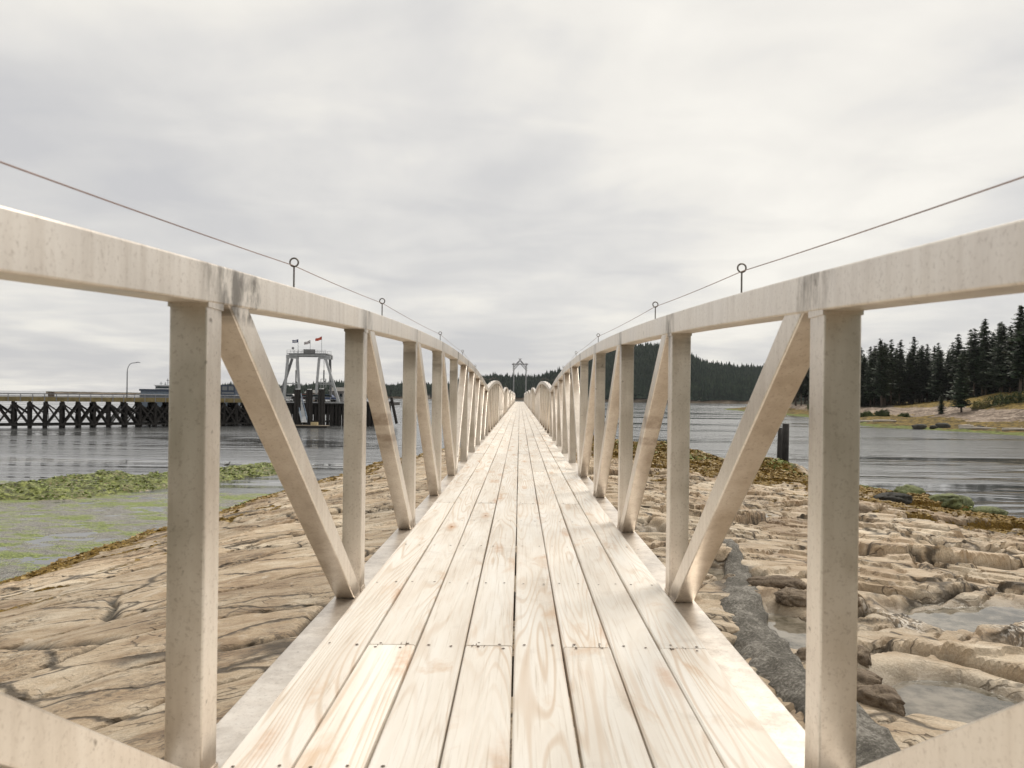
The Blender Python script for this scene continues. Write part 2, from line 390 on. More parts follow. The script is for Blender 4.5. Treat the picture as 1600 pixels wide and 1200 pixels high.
xs = axis([(-60,-18,.6,.16),(-18,-9,.13,.07),(-9,-1,.055,.04),(-1,10,.035,.045),(10,30,.07,.12),(30,60,.3,1.)])
ys = axis([(-6,4,.3,.08),(4,16,.04,.05),(16,40,.06,.12),(40,95,.15,.3),(95,130,1,2)])
me = grid_mesh('rocky_shore', xs, ys, ground, ('weed','green','algae','crk','pool','dark_patch','tint','scour'), M_rock, False)
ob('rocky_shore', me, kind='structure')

def rear(x, y):  # unseen bank added behind the camera, blocks low sky to darken camera-facing metal
    d = np.clip(-y-6+1.5*perlin(x/9., x*0+2.), 0, 400)
    z = -2.2+np.interp(d, [0,3,8,20,60,400], [-2.5,.4,5.,11,16,30])+(.5*fbm(x/4, y/4, 5)+2.2*np.abs(fbm(x/3, y/3, 4)))*sst(d, 2, 9)
    return (z,)
ob('sky_block_bank', grid_mesh('sky_block_bank', np.linspace(-90, 110, 260), np.linspace(-70, -5, 110), rear, (), mat_simple('sky_block_scrub', (.045,.048,.026), .95, 0, .5, 1.5, .8, .1)), kind='structure')
# seabed beneath everything, out past the horizon hills
sb = MB(); sb.box((-6000,-3000,-9.5), (6000,6500,-9.0))
ob('seabed', sb.mesh('seabed', (mat_simple('seabed_mud', (.05,.05,.04)),)), kind='structure')

def m_water():
    b = NB('sea_water'); g = b.geo()
    sep = b.N('ShaderNodeSeparateXYZ'); b.set(sep.inputs[0], g)
    n1 = b.noise(b.map(g, (.10,.34,1)), 1.0, 7, .54, .7)
    n2 = b.noise(b.map(g, (.9,2.6,1)), 1.0, 4, .55)
    n3 = b.noise(b.map(g, (.010,.055,1)), 1.0, 5, .62, .4)
    calm = b.rng(n3, .44, .56, .12, 1.)
    h = b.math('ADD', b.math('MULTIPLY', n1, 4.), b.math('MULTIPLY', n2, .22))
    near = b.rng(sep.outputs[1], 20, 62, .10, 1.)
    h = b.math('MULTIPLY', h, b.math('MULTIPLY', calm, near))
    nr = b.bump(h, .42, .26)
    return b.out((.10,.103,.105), b.rng(calm, .15, .8, .06, .18), 0., nr, .8)
wmb = MB(); wmb.add([(-6000,-600,WL),(6000,-600,WL),(6000,6500,WL),(-6000,6500,WL)], [(0,1,2,3)])
ob('sea_water', wmb.mesh('sea_water', (m_water(),)), kind='structure')

def m_pool():
    b = NB('pool_water'); g = b.geo()
    return b.out(b.ramp(b.noise(g, 2.6, 7, .65), [(.40, (.075,.065,.045)), (.60, (.24,.21,.165))]), .03, 0., b.bump(b.noise(g, 3, 3, .5), .05, .02), .5)
M_pool = m_pool()
for i, (px, py, rx, ry, s_) in enumerate(POOLS):
    q = MB(); n = 40; q.add([(px+1.25*rx*math.cos(2*math.pi*k/n), py+1.25*ry*math.sin(2*math.pi*k/n), pool_level(px, py)) for k in range(n)], [tuple(range(n))])
    ob('tide_pool', q.mesh('tide_pool', (M_pool,)), kind='structure')

# ------------------------------------------------------------------ materials of the bridge
def m_alu():
    b = NB('weathered_aluminium'); o = b.obj(); g = b.geo()
    sep = b.N('ShaderNodeSeparateXYZ'); b.set(sep.inputs[0], g)
    a = b.noise(g, 3.5, 6, .55, .3); f = b.noise(g, 110, 4, .7); s = b.noise(b.map(g, (26,26,2.2)), 1.0, 5, .6)
    c = b.ramp(b.math('ADD', b.math('MULTIPLY', a, .55), b.math('MULTIPLY', s, .45)), [(.32, (.64,.57,.495)), (.5, (.80,.735,.66)), (.68, (.90,.845,.775))])
    c = b.mix(b.rng(f, .54, .70, 0, .42), c, (.38,.31,.25))
    spk = b.rng(b.noise(g, 17, 3, .6), .70, .76, 0, .7); c = b.mix(spk, c, (.16,.12,.09))
    # grime around the welded nodes, just under each post position on the handrail
    fy = b.math('ABSOLUTE', b.math('SUBTRACT', b.math('FRACT', b.math('ADD', b.math('DIVIDE', sep.outputs[1], P), .46)), .5))
    near = b.rng(fy, .02, .10, 1, 0, True)
    up = b.rng(sep.outputs[2], .85, 1.0, 0, 1)
    st = b.math('MULTIPLY', b.math('MULTIPLY', near, up), b.rng(b.noise(b.map(g, (1,14,4)), 1.3, 5, .7), .40, .60, 0, .85))
    c = b.mix(st, c, (.20,.165,.13))
    bd = b.math('MULTIPLY', b.rng(sep.outputs[2], -.05, .25, 1, 0), b.rng(b.noise(g, 9, 5, .7), .45, .65, 0, .30))
    c = b.mix(bd, c, (.22,.17,.125))
    psn = b.geo(); sp2 = b.N('ShaderNodeSeparateXYZ'); b.set(sp2.inputs[0], psn)
    X_, Y_, Z_ = sp2.outputs
    def band(v_, lo, hi, f_): return b.math('MULTIPLY', b.rng(v_, lo-f_, lo+f_), b.rng(v_, hi-f_, hi+f_, 1, 0))
    big = b.math('MULTIPLY', b.math('MULTIPLY', band(Y_, 1.58, 1.82, .02), b.rng(X_, -.1, 0, 1, 0)), band(Z_, .91, 1.02, .012))
    big = b.math('MULTIPLY', big, b.rng(b.noise(b.map(g, (1,9,4)), 2.2, 5, .7), .40, .58, 0, .85))
    c = b.mix(big, c, (.15,.13,.11))
    tape = b.math('MULTIPLY', band(Y_, 3.2, 4.5, .02), b.math('MAXIMUM', band(Z_, .60, .66, .006), band(Z_, .515, .555, .006)))
    c = b.mix(b.math('MULTIPLY', tape, b.rng(b.noise(g, 14, 4, .7), .35, .6, .1, .55)), c, (.28,.19,.13))
    return b.out(c, b.rng(a, .3, .7, .28, .46), .80, b.bump(b.math('ADD', b.math('MULTIPLY', f, .5), s), .12, .003), .5)
M_alu = m_alu()
def m_deck():
    b = NB('bleached_fir_planks'); o = b.obj(); pid = b.attr('pid')
    off = b.N('ShaderNodeCombineXYZ'); b.set(off.inputs[0], b.math('MULTIPLY', pid, 37.)); b.set(off.inputs[1], b.math('MULTIPLY', pid, 91.)); b.set(off.inputs[2], b.math('MULTIPLY', pid, 13.))
    v = b.add3(o, off.outputs[0])
    # knots bend the grain round themselves
    kv = b.map(v, (7.2, 1.5, .01)); kd = b.voro(kv, 1.0); bend = b.rng(kd, 0, .42, 1, 0, True)
    n = b.noise(b.map(v, (5.0,.30,.01)), 1.0, 2, .42, .12)
    ring = b.math('SINE', b.math('ADD', b.math('MULTIPLY', n, 165.), b.math('MULTIPLY', bend, 5.)))
    fib = b.noise(b.map(v, (120,2.2,.01)), 1.0, 5, .65)
    gm = b.math('MULTIPLY', b.rng(ring, .35, 1.), b.rng(b.noise(b.map(v, (3,.8,.01)), 1., 3), .38, .62, .12, .95))
    c = b.ramp(b.noise(b.map(v, (9,1.1,.01)), 1., 4, .6), [(.3, (.73,.66,.58)), (.5, (.84,.79,.72)), (.7, (.88,.85,.80))])
    c = b.mix(b.math('MULTIPLY', gm, .60), c, (.60,.45,.32))
    c = b.mix(b.rng(fib, .54, .70, 0, .42), c, (.42,.31,.21))
    tan = b.rng(b.noise(b.map(v, (6,2.4,.01)), 1., 5, .62, .6), .58, .72, 0, .6)
    c = b.mix(tan, c, (.62,.42,.26))
    sel = b.math('GREATER_THAN', b.voro(kv, 1.0, out=1) , .52)
    halo = b.math('MULTIPLY', b.rng(kd, .03, .30, 1, 0, True), sel)
    c = b.mix(b.math('MULTIPLY', halo, b.rng(b.noise(v, 14, 4, .6), .35, .6, .25, .85)), c, (.58,.33,.17))
    core = b.math('MULTIPLY', b.rng(b.math('ADD', kd, b.math('MULTIPLY', b.noise(v, 40, 3), .05)), .045, .085, 1, 0), sel)
    c = b.mix(b.math('MULTIPLY', core, .8), c, (.22,.10,.045))
    c = b.mix(b.rng(b.noise(v, 1.9, 7, .75), .56, .72, 0, .40), c, (.42,.36,.30))
    tint = b.rng(pid, 0, 1, .88, 1.06)
    c = b.mix(1., c, tint, 'MULTIPLY')
    nr = b.bump(b.math('ADD', b.math('MULTIPLY', ring, -.5), b.math('MULTIPLY', fib, 1.4)), .32, .0025)
    return b.out(c, .72, 0., nr, .3)
M_deck = m_deck()
M_nail = mat_simple('rusty_nail_head', (.085,.050,.032), .6, .3)
M_split = mat_simple('weathered_plank_end', (.10,.065,.04), .8)
M_under = mat_simple('dark_joist', (.10,.09,.08), .8)
M_bolt = mat_simple('galvanised_bolt', (.16,.145,.13), .5, .6)

# ------------------------------------------------------------------ bridge spans
HX = .653                                                     # centre line of posts
def zu(y): k = y/P; return .748+.362-.0114*(k-5)**2            # underside of the handrail
def build_span():
    root = empty('footbridge_span')
    # deck planks: 8 boards, butt joints staggered on the joists
    w = .1395; gap = (1.160-8*w)/7; rnd = random.Random(3)
    d = MB(); pids = []
    for i in range(8):
        x0 = -.58+i*(w+gap); rows = [0,3,10,17,20] if i % 2 == 1 else [0,7,13,20]
        for a, b_ in zip(rows[:-1], rows[1:]):
            y0 = a*P/2+(.003 if a else .006); y1 = b_*P/2-(.0025 if b_ < 20 else .006)
            jx = rnd.uniform(-.0012,.0012); dz = rnd.uniform(-.0012,.0012); n0 = len(d.f)
            cpr = [(-w/2,-.038),(w/2,-.038),(w/2,-.004),(w/2-.004,0),(-w/2+.004,0),(-w/2,-.004)]
            ns = 14; pts = []
            for k in range(ns+1):
                y = y0+(y1-y0)*k/ns; pts.append((x0+w/2+jx+.0010*math.sin(y*1.7+i*2.1), y, dz+.0008*math.sin(y*2.3+i)))
            d.sweep(pts, cpr); pids += [rnd.random()]*(len(d.f)-n0)
            if a:   # splits and checks where two boards meet
                for s_ in range(5):
                    cx = x0+w*rnd.uniform(.12,.9); cy = a*P/2; L_ = rnd.uniform(.008,.03)*rnd.choice((-1,1))
                    d.add([(cx-.0016,cy,dz+.0012),(cx+.0018,cy,dz+.0012),(cx+rnd.uniform(-.003,.003),cy+L_,dz+.0012)], [(0,1,2)], 2); pids.append(0.)
            if rnd.random() < .0: pass
        for r_ in range(21):
            for q in (.22,.78):
                y = min(max(r_*P/2+rnd.uniform(-.012,.012), .02), SPAN-.02)
                jt = r_ in rows and 0 < r_ < 20
                for yy in ((y-.018, y+.018) if jt else (y,)):
                    cx = x0+w*q+rnd.uniform(-.009,.009); rr = rnd.uniform(.0036,.0056); n0 = len(d.f)
                    d.add([(cx+rr*math.cos(t*.7854), yy+rr*math.sin(t*.7854), .0022) for t in range(8)], [tuple(range(8))], 1)
                    pids += [0.]
    me = d.mesh('deck', (M_deck, M_nail, M_split))
    at = me.attributes.new('pid', 'FLOAT', 'FACE'); at.data.foreach_set('value', pids)
    ob('deck', me, root)
    for r_ in range(21):
        y = min(max(r_*P/2, .05), SPAN-.05); j = MB(); j.box((-.597,y-.03,-.139), (.597,y+.03,-.0395)); ob('joist', j.mesh('joist', (M_under,)), root)
    for s in (-1, 1):
        tc = MB(); n = 60
        tc.sweep([(s*HX, .004+(SPAN-.008)*k/n, zu((SPAN)*k/n)+.04) for k in range(n+1)], rect(.084,.080,.004))
        # little weld seam strips on the inner face by every node
        ob('handrail', tc.mesh('handrail', (M_alu,)), root)
        bc = MB(); bc.sweep([(s*.6505, .004, -.09), (s*.6505, SPAN-.004, -.09)], rect(.104,.10,.004))
        ob('bottom_chord', bc.mesh('bottom_chord', (M_alu,)), root)
        for k in range(11):
            y = k*P+(.042 if k == 0 else -.042 if k == 10 else .038)
            po = MB(); zt = zu(y)
            po.sweep([(s*HX, y, -.0395), (s*HX, y, zt+.003)], rect(.0762,.0762,.004), up=(0,1,0))
            for zz in (zt-.006, -.034):
                for dx, dy, lx, ly in ((0,-.0388,.078,.004),(0,.0388,.078,.004),(-.0388,0,.004,.078),(.0388,0,.004,.078)):
                    po.box((s*HX+dx-lx/2, y+dy-ly/2, zz-.005), (s*HX+dx+lx/2, y+dy+ly/2, zz+.008+ (.003 if zz > 0 else 0)))
            ob('post', po.mesh('post', (M_alu,)), root)
        for k in range(10):
            di = MB()
            if k < 5: a = Vector((s*HX, k*P+.155, zu(k*P+.13)+.02)); b_ = Vector((s*HX, (k+1)*P-.09, .0))
            else: a = Vector((s*HX, k*P+.155, .0)); b_ = Vector((s*HX, (k+1)*P-.09, zu((k+1)*P-.09)+.02))
            # clip the oblique tube level at chord and handrail
            pr = rect(.0745,.0745,.004); t = (b_-a).normalized(); sd_ = Vector((1,0,0)); nn = sd_.cross(t)
            vs = []
            for e, zf in ((a, None), (b_, None)):
                for (q, w_) in pr:
                    p = e+sd_*q+nn*w_
                    zz = -.0385 if e.z < .1 else None
                    if zz is None:
                        for _ in range(6): p = p+t*((zu(p.y)+.002-p.z)/t.z)
                    else: p = p+t*((zz-p.z)/t.z)
                    vs.append(p)
            m_ = len(pr); fs = [(i, (i+1) % m_, m_+(i+1) % m_, m_+i) for i in range(m_)]+[tuple(range(m_))[::-1], tuple(range(m_, 2*m_))]
            di.add(vs, fs)
            ob('diagonal_brace', di.mesh('diagonal_brace', (M_alu,)), root)
        for yb in BOLTS: 
            eb = MB(); z0 = zu(yb)+.0800; x = s*(HX+.012)
            eb.rod((x,yb,z0-.004), (x,yb,z0+.012), .0052, n=6)
            eb.rod((x,yb,z0+.010), (x,yb,z0+.076), .0026, n=6)
            eb.sweep([(x+.0125*math.cos(t), yb, z0+.088+.0125*math.sin(t)) for t in [2*math.pi*i/18 for i in range(18)]], circ(6,.0026), up=(0,1,0), closed=True)
            ob('eye_bolt', eb.mesh('eye_bolt', (M_bolt,)), root)
    return root
BOLTS = (2.27, 3.72, 6.43, 8.95, 11.55, 13.9)
def kids(o): return [c for c in bpy.data.objects if c.parent == o]
def copy_tree(o, parent=None):
    c = o.copy(); COL.objects.link(c); c.parent = parent
    for ch in kids(o):
        if ch != c: copy_tree(ch, c)
    return c
span_labels = ['nearest aluminium footbridge span, its big posts and braces framing the whole foreground',
 'second footbridge span, its handrails humping up beyond the first dip of the rails',
 'third footbridge span from the camera, a small hump of railing beyond the second',
 'fourth footbridge span from the camera, seen end on as a tiny pale hump',
 'fifth footbridge span from the camera, a sliver of pale railing before the far spans',
 'sixth footbridge span, last but one before the timber gateway arch',
 'farthest footbridge span, ending right at the timber gateway arch']
sp0 = build_span()
for i in range(7):
    o = sp0 if i == 0 else copy_tree(sp0)
    o.location = (0, i*SPAN, 0); tag(o, span_labels[i], 'footbridge', 'spans of the aluminium footbridge')
M_cord = mat_simple('brown_cord', (.26,.17,.14), .8)
for s, nm in ((-1,'left'), (1,'right')):
    c = MB(); pts = []; x = s*(HX+.012)
    ally = [-1.2, .2]+[i*SPAN+b_ for i in range(7) for b_ in BOLTS]
    for y in ally:
        yl = y % SPAN if y > 0 else .2
        z = zu(yl)+.0800+.078 if y > 0 else zu(.2)+.12
        if pts:
            p0 = pts[-1]
            for q in (.25,.5,.75): pts.append((x, p0[1]+(y-p0[1])*q, 0)) if False else None
        pts.append((x, y, z))
    dense = []
    for a, b_ in zip(pts[:-1], pts[1:]):
        for q in range(6):
            t = q/6; L_ = b_[1]-a[1]; dense.append((x, a[1]+L_*t, a[2]+(b_[2]-a[2])*t-.0025*L_*4*t*(1-t)))
    dense.append(pts[-1])
    c.sweep(dense, circ(6, .0012))
    ob('guide_cord', c.mesh('guide_cord', (M_cord,)), label='thin brown cord threaded through the eye bolts above the %s handrail' % nm, cat='cord', group='cords above the handrails')

# support bents under the joints
M_conc = mat_simple('grey_concrete', (.30,.29,.27), .85, 0, .3, 4, .4)
M_dark = mat_simple('creosoted_timber', (.022,.019,.017), .8, 0, .5, 2, .6, .05)
def gz(x, y): return float(ground(np.array([float(x)]), np.array([float(y)]))[0][0])
for i in range(0, 8):
    y = i*SPAN; r = empty('bridge_pier', (0,y,0), label='concrete pier under footbridge joint number %d, counted from the camera' % (i+1), cat='pier', group='piers under the footbridge')
    q = MB(); q.box((-.85,-.25,-.56), (.85,.25,-.145)); ob('pier_cap', q.mesh('pier_cap', (M_conc,)), r)
    for s in (-1,1):
        q = MB(); zb = max(gz(s*.5, y), -9)-.3; q.rod((s*.5,0,-.55), (s*.5,0,zb), .14, .16, 14); ob('column', q.mesh('column', (M_conc,), True), r)

# ------------------------------------------------------------------ timber gateway at the far end
M_silver = mat_simple('silvered_timber', (.30,.30,.31), .7, 0, .25)
YG = 7*SPAN+.35
gt = empty('gateway_arch', (0,YG,0), label='tall silvered timber gateway with crossed gable poles at the far bridge end', cat='gateway')
for s in (-1,1):
    q = MB(); q.rod((s*.86,0,-2), (s*.86,0,5.42), .085, .075, 10); ob('post', q.mesh('gate_post', (M_silver,)), gt)
    for (x0,z0,x1,z1,rr_) in ((.86,4.45,0,5.42,.045),(.86,4.78,.05,5.68,.04),(.62,5.2,-.17,6.06,.045)):
        q = MB(); q.rod((s*x0,.09+.03*s,z0), (s*x1,.09+.03*s,z1), rr_*1.3, n=8); ob('rafter', q.mesh('rafter', (M_silver,)), gt)
    for z in (4.35,4.6,4.85,5.1):
        q = MB(); q.rod((s*.78,-.05,z), (s*1.08,-.05,z+.04), .032, n=6); ob('peg', q.mesh('peg', (M_silver,)), gt)
q = MB(); q.rod((-1.15,-.12,5.24), (1.15,-.12,5.28), .07, n=8); ob('crossbeam', q.mesh('crossbeam', (M_silver,)), gt)
lnd = MB(); lnd.box((-3.4,7*SPAN+.05,-.22), (3.4,7*SPAN+6,-.01)); 
ld = empty('landing_float', (0,0,0), label='landing stage deck just beyond the timber gateway', cat='landing stage')
ob('platform', lnd.mesh('platform', (mat_simple('landing_boards', (.34,.30,.25)),)), ld)
for x in (-3,3):
    for y in (1,5):
        q = MB(); q.rod((x,7*SPAN+y,-.05), (x,7*SPAN+y,-9.3), .17, n=10); ob('pile', q.mesh('pile', (M_dark,)), ld)

# ------------------------------------------------------------------ outfall encasement and boulders on the right
M_enc = None
def m_enc():
    b = NB('encrusted_concrete'); g = b.geo(); f = b.noise(g, 30, 6, .75); a = b.noise(g, 2.5, 6, .6)
    c = b.ramp(b.math('ADD', b.math('MULTIPLY', a, .4), b.math('MULTIPLY', f, .6)), [(.38, (.045,.040,.033)), (.50, (.12,.11,.092)), (.60, (.30,.28,.25))])
    return b.out(c, .9, 0, b.bump(b.math('ADD', f, a), .7, .03))
M_enc = m_enc()
path = [(2.7,-3,.46),(2.62,2,.46),(2.48,4.5,.46),(2.42,6.3,.48),(2.50,7.6,.50),(2.86,9.85,.52),(3.35,11.5,.40),(3.75,13.0,.30),(4.0,14.6,.2)]
pa = np.array(path); ty = np.linspace(pa[0,1], pa[-1,1], 110)
px_ = np.interp(ty, pa[:,1], pa[:,0]); ks = np.ones(9)/9
pxs = np.convolve(np.pad(px_, 4, 'edge'), ks, 'valid'); pw = np.interp(ty, pa[:,1], pa[:,2])
zz_ = ground(pxs, ty)[0]; zb_ = base_h(pxs, ty)[0]; zl_ = np.convolve(np.pad(np.maximum(zz_, zb_-.1), 6, 'edge'), np.ones(13)/13, 'valid')
vs = []; NS = 16; rr = random.Random(5)
for i in range(110):
    for j in range(NS):
        a = math.pi*j/(NS-1)
        k = 1+.07*math.sin(ty[i]*3.1+j*.4)+.06*math.sin(ty[i]*9.7+j*1.3)+rr.uniform(-.07,.07)
        vs.append((pxs[i]+pw[i]*.66*math.cos(a)*k, ty[i], zl_[i]-.20+(.33*math.sin(a)**.6)*k))
fs = [(i*NS+j, i*NS+j+1, (i+1)*NS+j+1, (i+1)*NS+j) for i in range(109) for j in range(NS-1)]
q = MB(); q.add(vs, fs); ob('pipe_encasement', q.mesh('pipe_encasement', (M_enc,), True), label='rough grey concrete casing of a pipe curving over the rocks beside the bridge', cat='pipe casing')

def m_boulder(nm, c0, c1):
    b = NB(nm); g = b.geo(); f = b.noise(g, 18, 7, .7); a = b.noise(g, 1.4, 5, .6)
    c = b.ramp(b.math('ADD', b.math('MULTIPLY', a, .5), b.math('MULTIPLY', f, .5)), [(.38, c0), (.62, c1)])
    return b.out(c, .85, 0, b.bump(f, .9, .08))
M_b1 = m_boulder('tan_boulder', (.13,.095,.065), (.36,.28,.20)); M_b2 = m_boulder('black_boulder', (.012,.012,.010), (.06,.055,.045)); M_b3 = m_boulder('weedy_boulder', (.02,.028,.010), (.30,.33,.15))
def boulder(x, y, z, sx, sy, sz, rz, seed, mat, label, group=None, sub=4):
    bm = bmesh.new(); bmesh.ops.create_icosphere(bm, subdivisions=sub, radius=1.)
    V = np.array([v.co[:] for v in bm.verts]); n = fbm(V[:,0]*.9+seed*7.1+V[:,2], V[:,1]*.9+seed*3.3-V[:,2]*.7, 4)
    f1, f2, _ = worley(V[:,0]*1.1+seed*5+V[:,2]*.6, V[:,1]*1.1+V[:,2]*.8)
    k = 1+.34*n-.16*np.exp(-((f2-f1)/.08)**2); V = V*k[:,None]; V[:,2] = np.sign(V[:,2])*np.abs(V[:,2])**.8
    for v, c in zip(bm.verts, V): v.co = c*np.array([sx, sy, sz])
    for f in bm.faces: f.smooth = True
    me = bpy.data.meshes.new('boulder'); bm.to_mesh(me); bm.free()
    o = ob('boulder', me, None, mat, label=label, cat='boulder', group=group); o.location = (x,y,z); o.rotation_euler = (.1*math.sin(seed), .12*math.cos(seed*2), rz)
BG = 'loose boulders on the right-hand rocks'
for i, (x,y,sx,sy,sz,rz,lb) in enumerate([
    (3.72,10.9,0.38,0.18,0.13,-.5,'long dark-edged boulder lying beside the top of the grey pipe casing'),
    (3.62,10.0,0.24,0.17,0.11,-.3,'flat rounded boulder just below the long one beside the grey pipe casing'),
    (4.55,10.6,.20,.20,.17,.4,'small square boulder half hidden by the first right post'),
    (3.15,7.75,0.32,0.22,0.15,.2,'tan slab boulder under the pool next to the pipe casing'),
    (3.05,6.9,0.27,0.19,0.15,-.2,'lower tan boulder against the pipe casing, left of the first right post'),
    (3.50,7.9,.14,.20,.15,.3,'dark upright boulder seen just right of the first right post'),
    (3.12,6.55,.15,.2,.12,.9,'blocky boulder low down, just right of the first right post'),
    (11.8,27,.6,.5,.34,.2,'rounded boulder on the ledges behind the tide pools'),
    ]):
    boulder(x, y, gz(x,y)+sz*.25, sx, sy, sz, rz, i+1, M_b1, lb, BG)
for i, (x,y,sx,sy,sz,lb) in enumerate([(23.2,45.5,.9,.7,.5,'pale green weedy boulder at the water edge, left of the pair'),(24.6,43.0,1.0,.8,.55,'pale green weedy boulder at the water edge, right of the pair'),
    (21.5,38.5,.9,.7,.4,'dark weedy boulder on the brown seaweed, left of its neighbour'),(22.6,36.5,.8,.6,.35,'smaller weedy boulder on the brown seaweed, right of its neighbour')]):
    boulder(x, y, max(gz(x,y), WL)+sz*.2, sx, sy, sz, i, i+20, M_b3, lb, 'weedy boulders by the water')
for (x,y,sx,sy,sz,lb) in [(17.5,36,1.1,.6,.4,'black rock in the brown seaweed just right of the first right post'),(24.0,31.5,.9,.6,.4,'dark rock near the green weed at the right water edge')]:
    boulder(x, y, gz(x,y)+.1, sx, sy, sz, .3, x, M_b2, lb, 'dark rocks on the seaweed')

# seaweed tufts standing on the weed zones (uncountable)
def tufts():
    rs = np.random.RandomState(11); n = 240000
    x = np.concatenate([rs.uniform(2, 28, n), rs.uniform(-34, -5, n//2)]); y = np.concatenate([rs.uniform(24, 84, n), rs.uniform(18, 80, n//2)])
    z, w, g, a = ground(x, y)[:4]
    nn = fbm(x*1.1+4, y*1.1, 4)
    keep = ((w*1.1+.7*nn) > .58) & (z > WL+.04) & ((x > 0) | (w > .5))
    x, y, z, w, g, a = [q[keep] for q in (x, y, z, w, g, a)]
    m = len(x); s = rs.uniform(.035,.11,m)*(.55+y/90); th = rs.uniform(0, 6.28, m); ti = rs.uniform(.1,.9,m)
    dx = np.cos(th)*s; dy = np.sin(th)*s
    p0 = np.stack([x-dx, y-dy, z-.01], 1); p1 = np.stack([x+dx, y+dy, z-.01], 1)
    p2 = np.stack([x+dx*.6-dy*ti, y+dy*.6+dx*ti, z+s*ti*.55], 1); p3 = np.stack([x-dx*.7-dy*ti, y-dy*.7+dx*ti, z+s*ti*.65], 1)
    co = np.stack([p0,p1,p2,p3], 1).reshape(-1,3); f = np.arange(4*m).reshape(-1,4)
    gr = (g+.45*rs.randn(m)*.5 > .55) | ((a > .5) & (rs.rand(m) < .75))
    mi = gr.astype(np.int32)
    def mw(nm, cs):
        b = NB(nm); g_ = b.geo(); c = b.ramp(b.noise(g_, 3.5, 5, .8), cs); return b.out(c, .5, 0, None, .4)
    A = mw('rockweed', [(.32, (.08,.050,.014)), (.5, (.27,.17,.035)), (.68, (.46,.31,.08))])
    B = mw('sea_lettuce', [(.34, (.06,.075,.018)), (.5, (.20,.25,.06)), (.66, (.44,.50,.18))])
    ob('seaweed', raw_mesh('seaweed', co, f, (A, B), False, mi), kind='stuff', label='rusty and green seaweed covering the low rocks', cat='seaweed')
tufts()

# old mooring piles on the right
mp = empty('mooring_piles', (0,0,0), label='pair of black old piles standing in the water behind the first right brace', cat='piles')
for x, y, r, t in ((22.6,66.4,.20,-1.7),(23.27,66.9,.31,-1.35)):
    q = MB(); q.sweep([(x,y,-8),(x+.03,y,-4),(x+.08,y,t)], circ(14), scales=[r*1.1, r, r*.93]); ob('pile', q.mesh('pile', (M_dark,), True), mp)

# ------------------------------------------------------------------ long wharf on the left
A0 = Vector((-93,110.1,0)); A1 = Vector((-46,140,0)); Dv = (A1-A0); LW = Dv.length; Dn = Dv.normalized(); ang = math.atan2(Dn.y, Dn.x)
wh = empty('wharf', A0, ang, label='long dark timber trestle wharf with a yellowish edge beam across the left water', cat='wharf')
M_fascia = mat_simple('yellowed_edge_beam', (.21,.165,.075), .8, 0, .35, 1.2); M_rail = mat_simple('grey_guard_rail', (.24,.24,.25), .6, .2); M_asph = mat_simple('wharf_roadway', (.12,.12,.12))
q = MB(); q.box((0,.2,-1.0), (LW,7.0,-.62)); ob('roadway', q.mesh('roadway', (M_asph,)), wh)
q = MB(); q.box((0,-.05,-1.0), (LW,.18,-.32)); q.box((0,7.02,-1.0), (LW,7.2,-.32)); ob('edge_beam', q.mesh('edge_beam', (M_fascia,)), wh)
q = MB()
for yy in (.06, 7.1):
    q.box((0,yy-.03,.12), (LW,yy+.03,.26)); q.box((0,yy-.02,-.22), (LW,yy+.02,-.14))
ob('guard_rail', q.mesh('guard_rail', (M_rail,)), wh)
q = MB(); x = 0
while x < LW: q.box((x,-.08,-1.05), (x+.12,.0-.052,.25)); x += 1.6
ob('rail_posts', q.mesh('rail_posts', (M_rail,)), wh)
nb = 25; rw = random.Random(9)
pile_me = MB().rod((0,0,-1.2), (0,0,-9.2), .23, .21, 9).mesh('pile', (M_dark,))
for i in range(nb):
    x = 1+i*(LW-2)/(nb-1)
    for yy in (.5,2.6,4.7,6.8):
        if i*4 >= 0: 
            o = ob('pile', pile_me, wh); o.location = (x+rw.uniform(-.25,.25), yy, 0); o.rotation_euler = (rw.uniform(-.03,.03), rw.uniform(-.03,.03), 0)
    q = MB(); q.box((x-.18,-.02+.22,-1.5), (x+.18,7.0,-1.02)); 
    q.bar((x-.3,.3,-1.6), (x-.3,7,-5.0), .09, .28); q.bar((x+.3,.3,-5.0), (x+.3,7,-1.6), .09, .28)
    ob('bent_frame', q.mesh('bent_frame', (M_dark,)), wh)
for i in range(nb-1):
    x = 1+i*(LW-2)/(nb-1); x2 = x+(LW-2)/(nb-1)
    for yy in (.2, 3.65, 6.95):
        q = MB(); q.bar((x+.2,yy+.15,-1.5), (x2+.1,yy+.15,-3.2), .08, .2); q.bar((x,yy,-1.45), (x2,yy,-4.9), .09, .24); q.bar((x,yy-.1,-4.9), (x2,yy-.1,-1.45), .09, .24); q.bar((x,yy-.2,-4.75), (x2,yy-.2,-4.75), .1, .24)
        ob('cross_brace', q.mesh('cross_brace', (M_dark,)), wh)
# control cabinet on the wharf
q = MB(); q.box((0,0,0), (.9,.6,.95)); q.box((-.05,-.05,.95), (.95,.65,1.02)); q.box((.1,-.02,.1), (.8,0,.85))
def on_wharf(px): # distance along the wharf for a bearing px (photo pixels from the vanishing point)
    k = px/1194; return ((k*A0.y-A0.x)/(Dn.x-k*Dn.y))
t = on_wharf(72-812); o = ob('utility_cabinet', q.mesh('utility_cabinet', (mat_simple('brown_cabinet', (.16,.12,.09)),)), label='small brown cabinet standing on the long wharf', cat='cabinet'); o.location = A0+Dn*t+Vector((0,.5,-.5)); o.rotation_euler[2] = ang
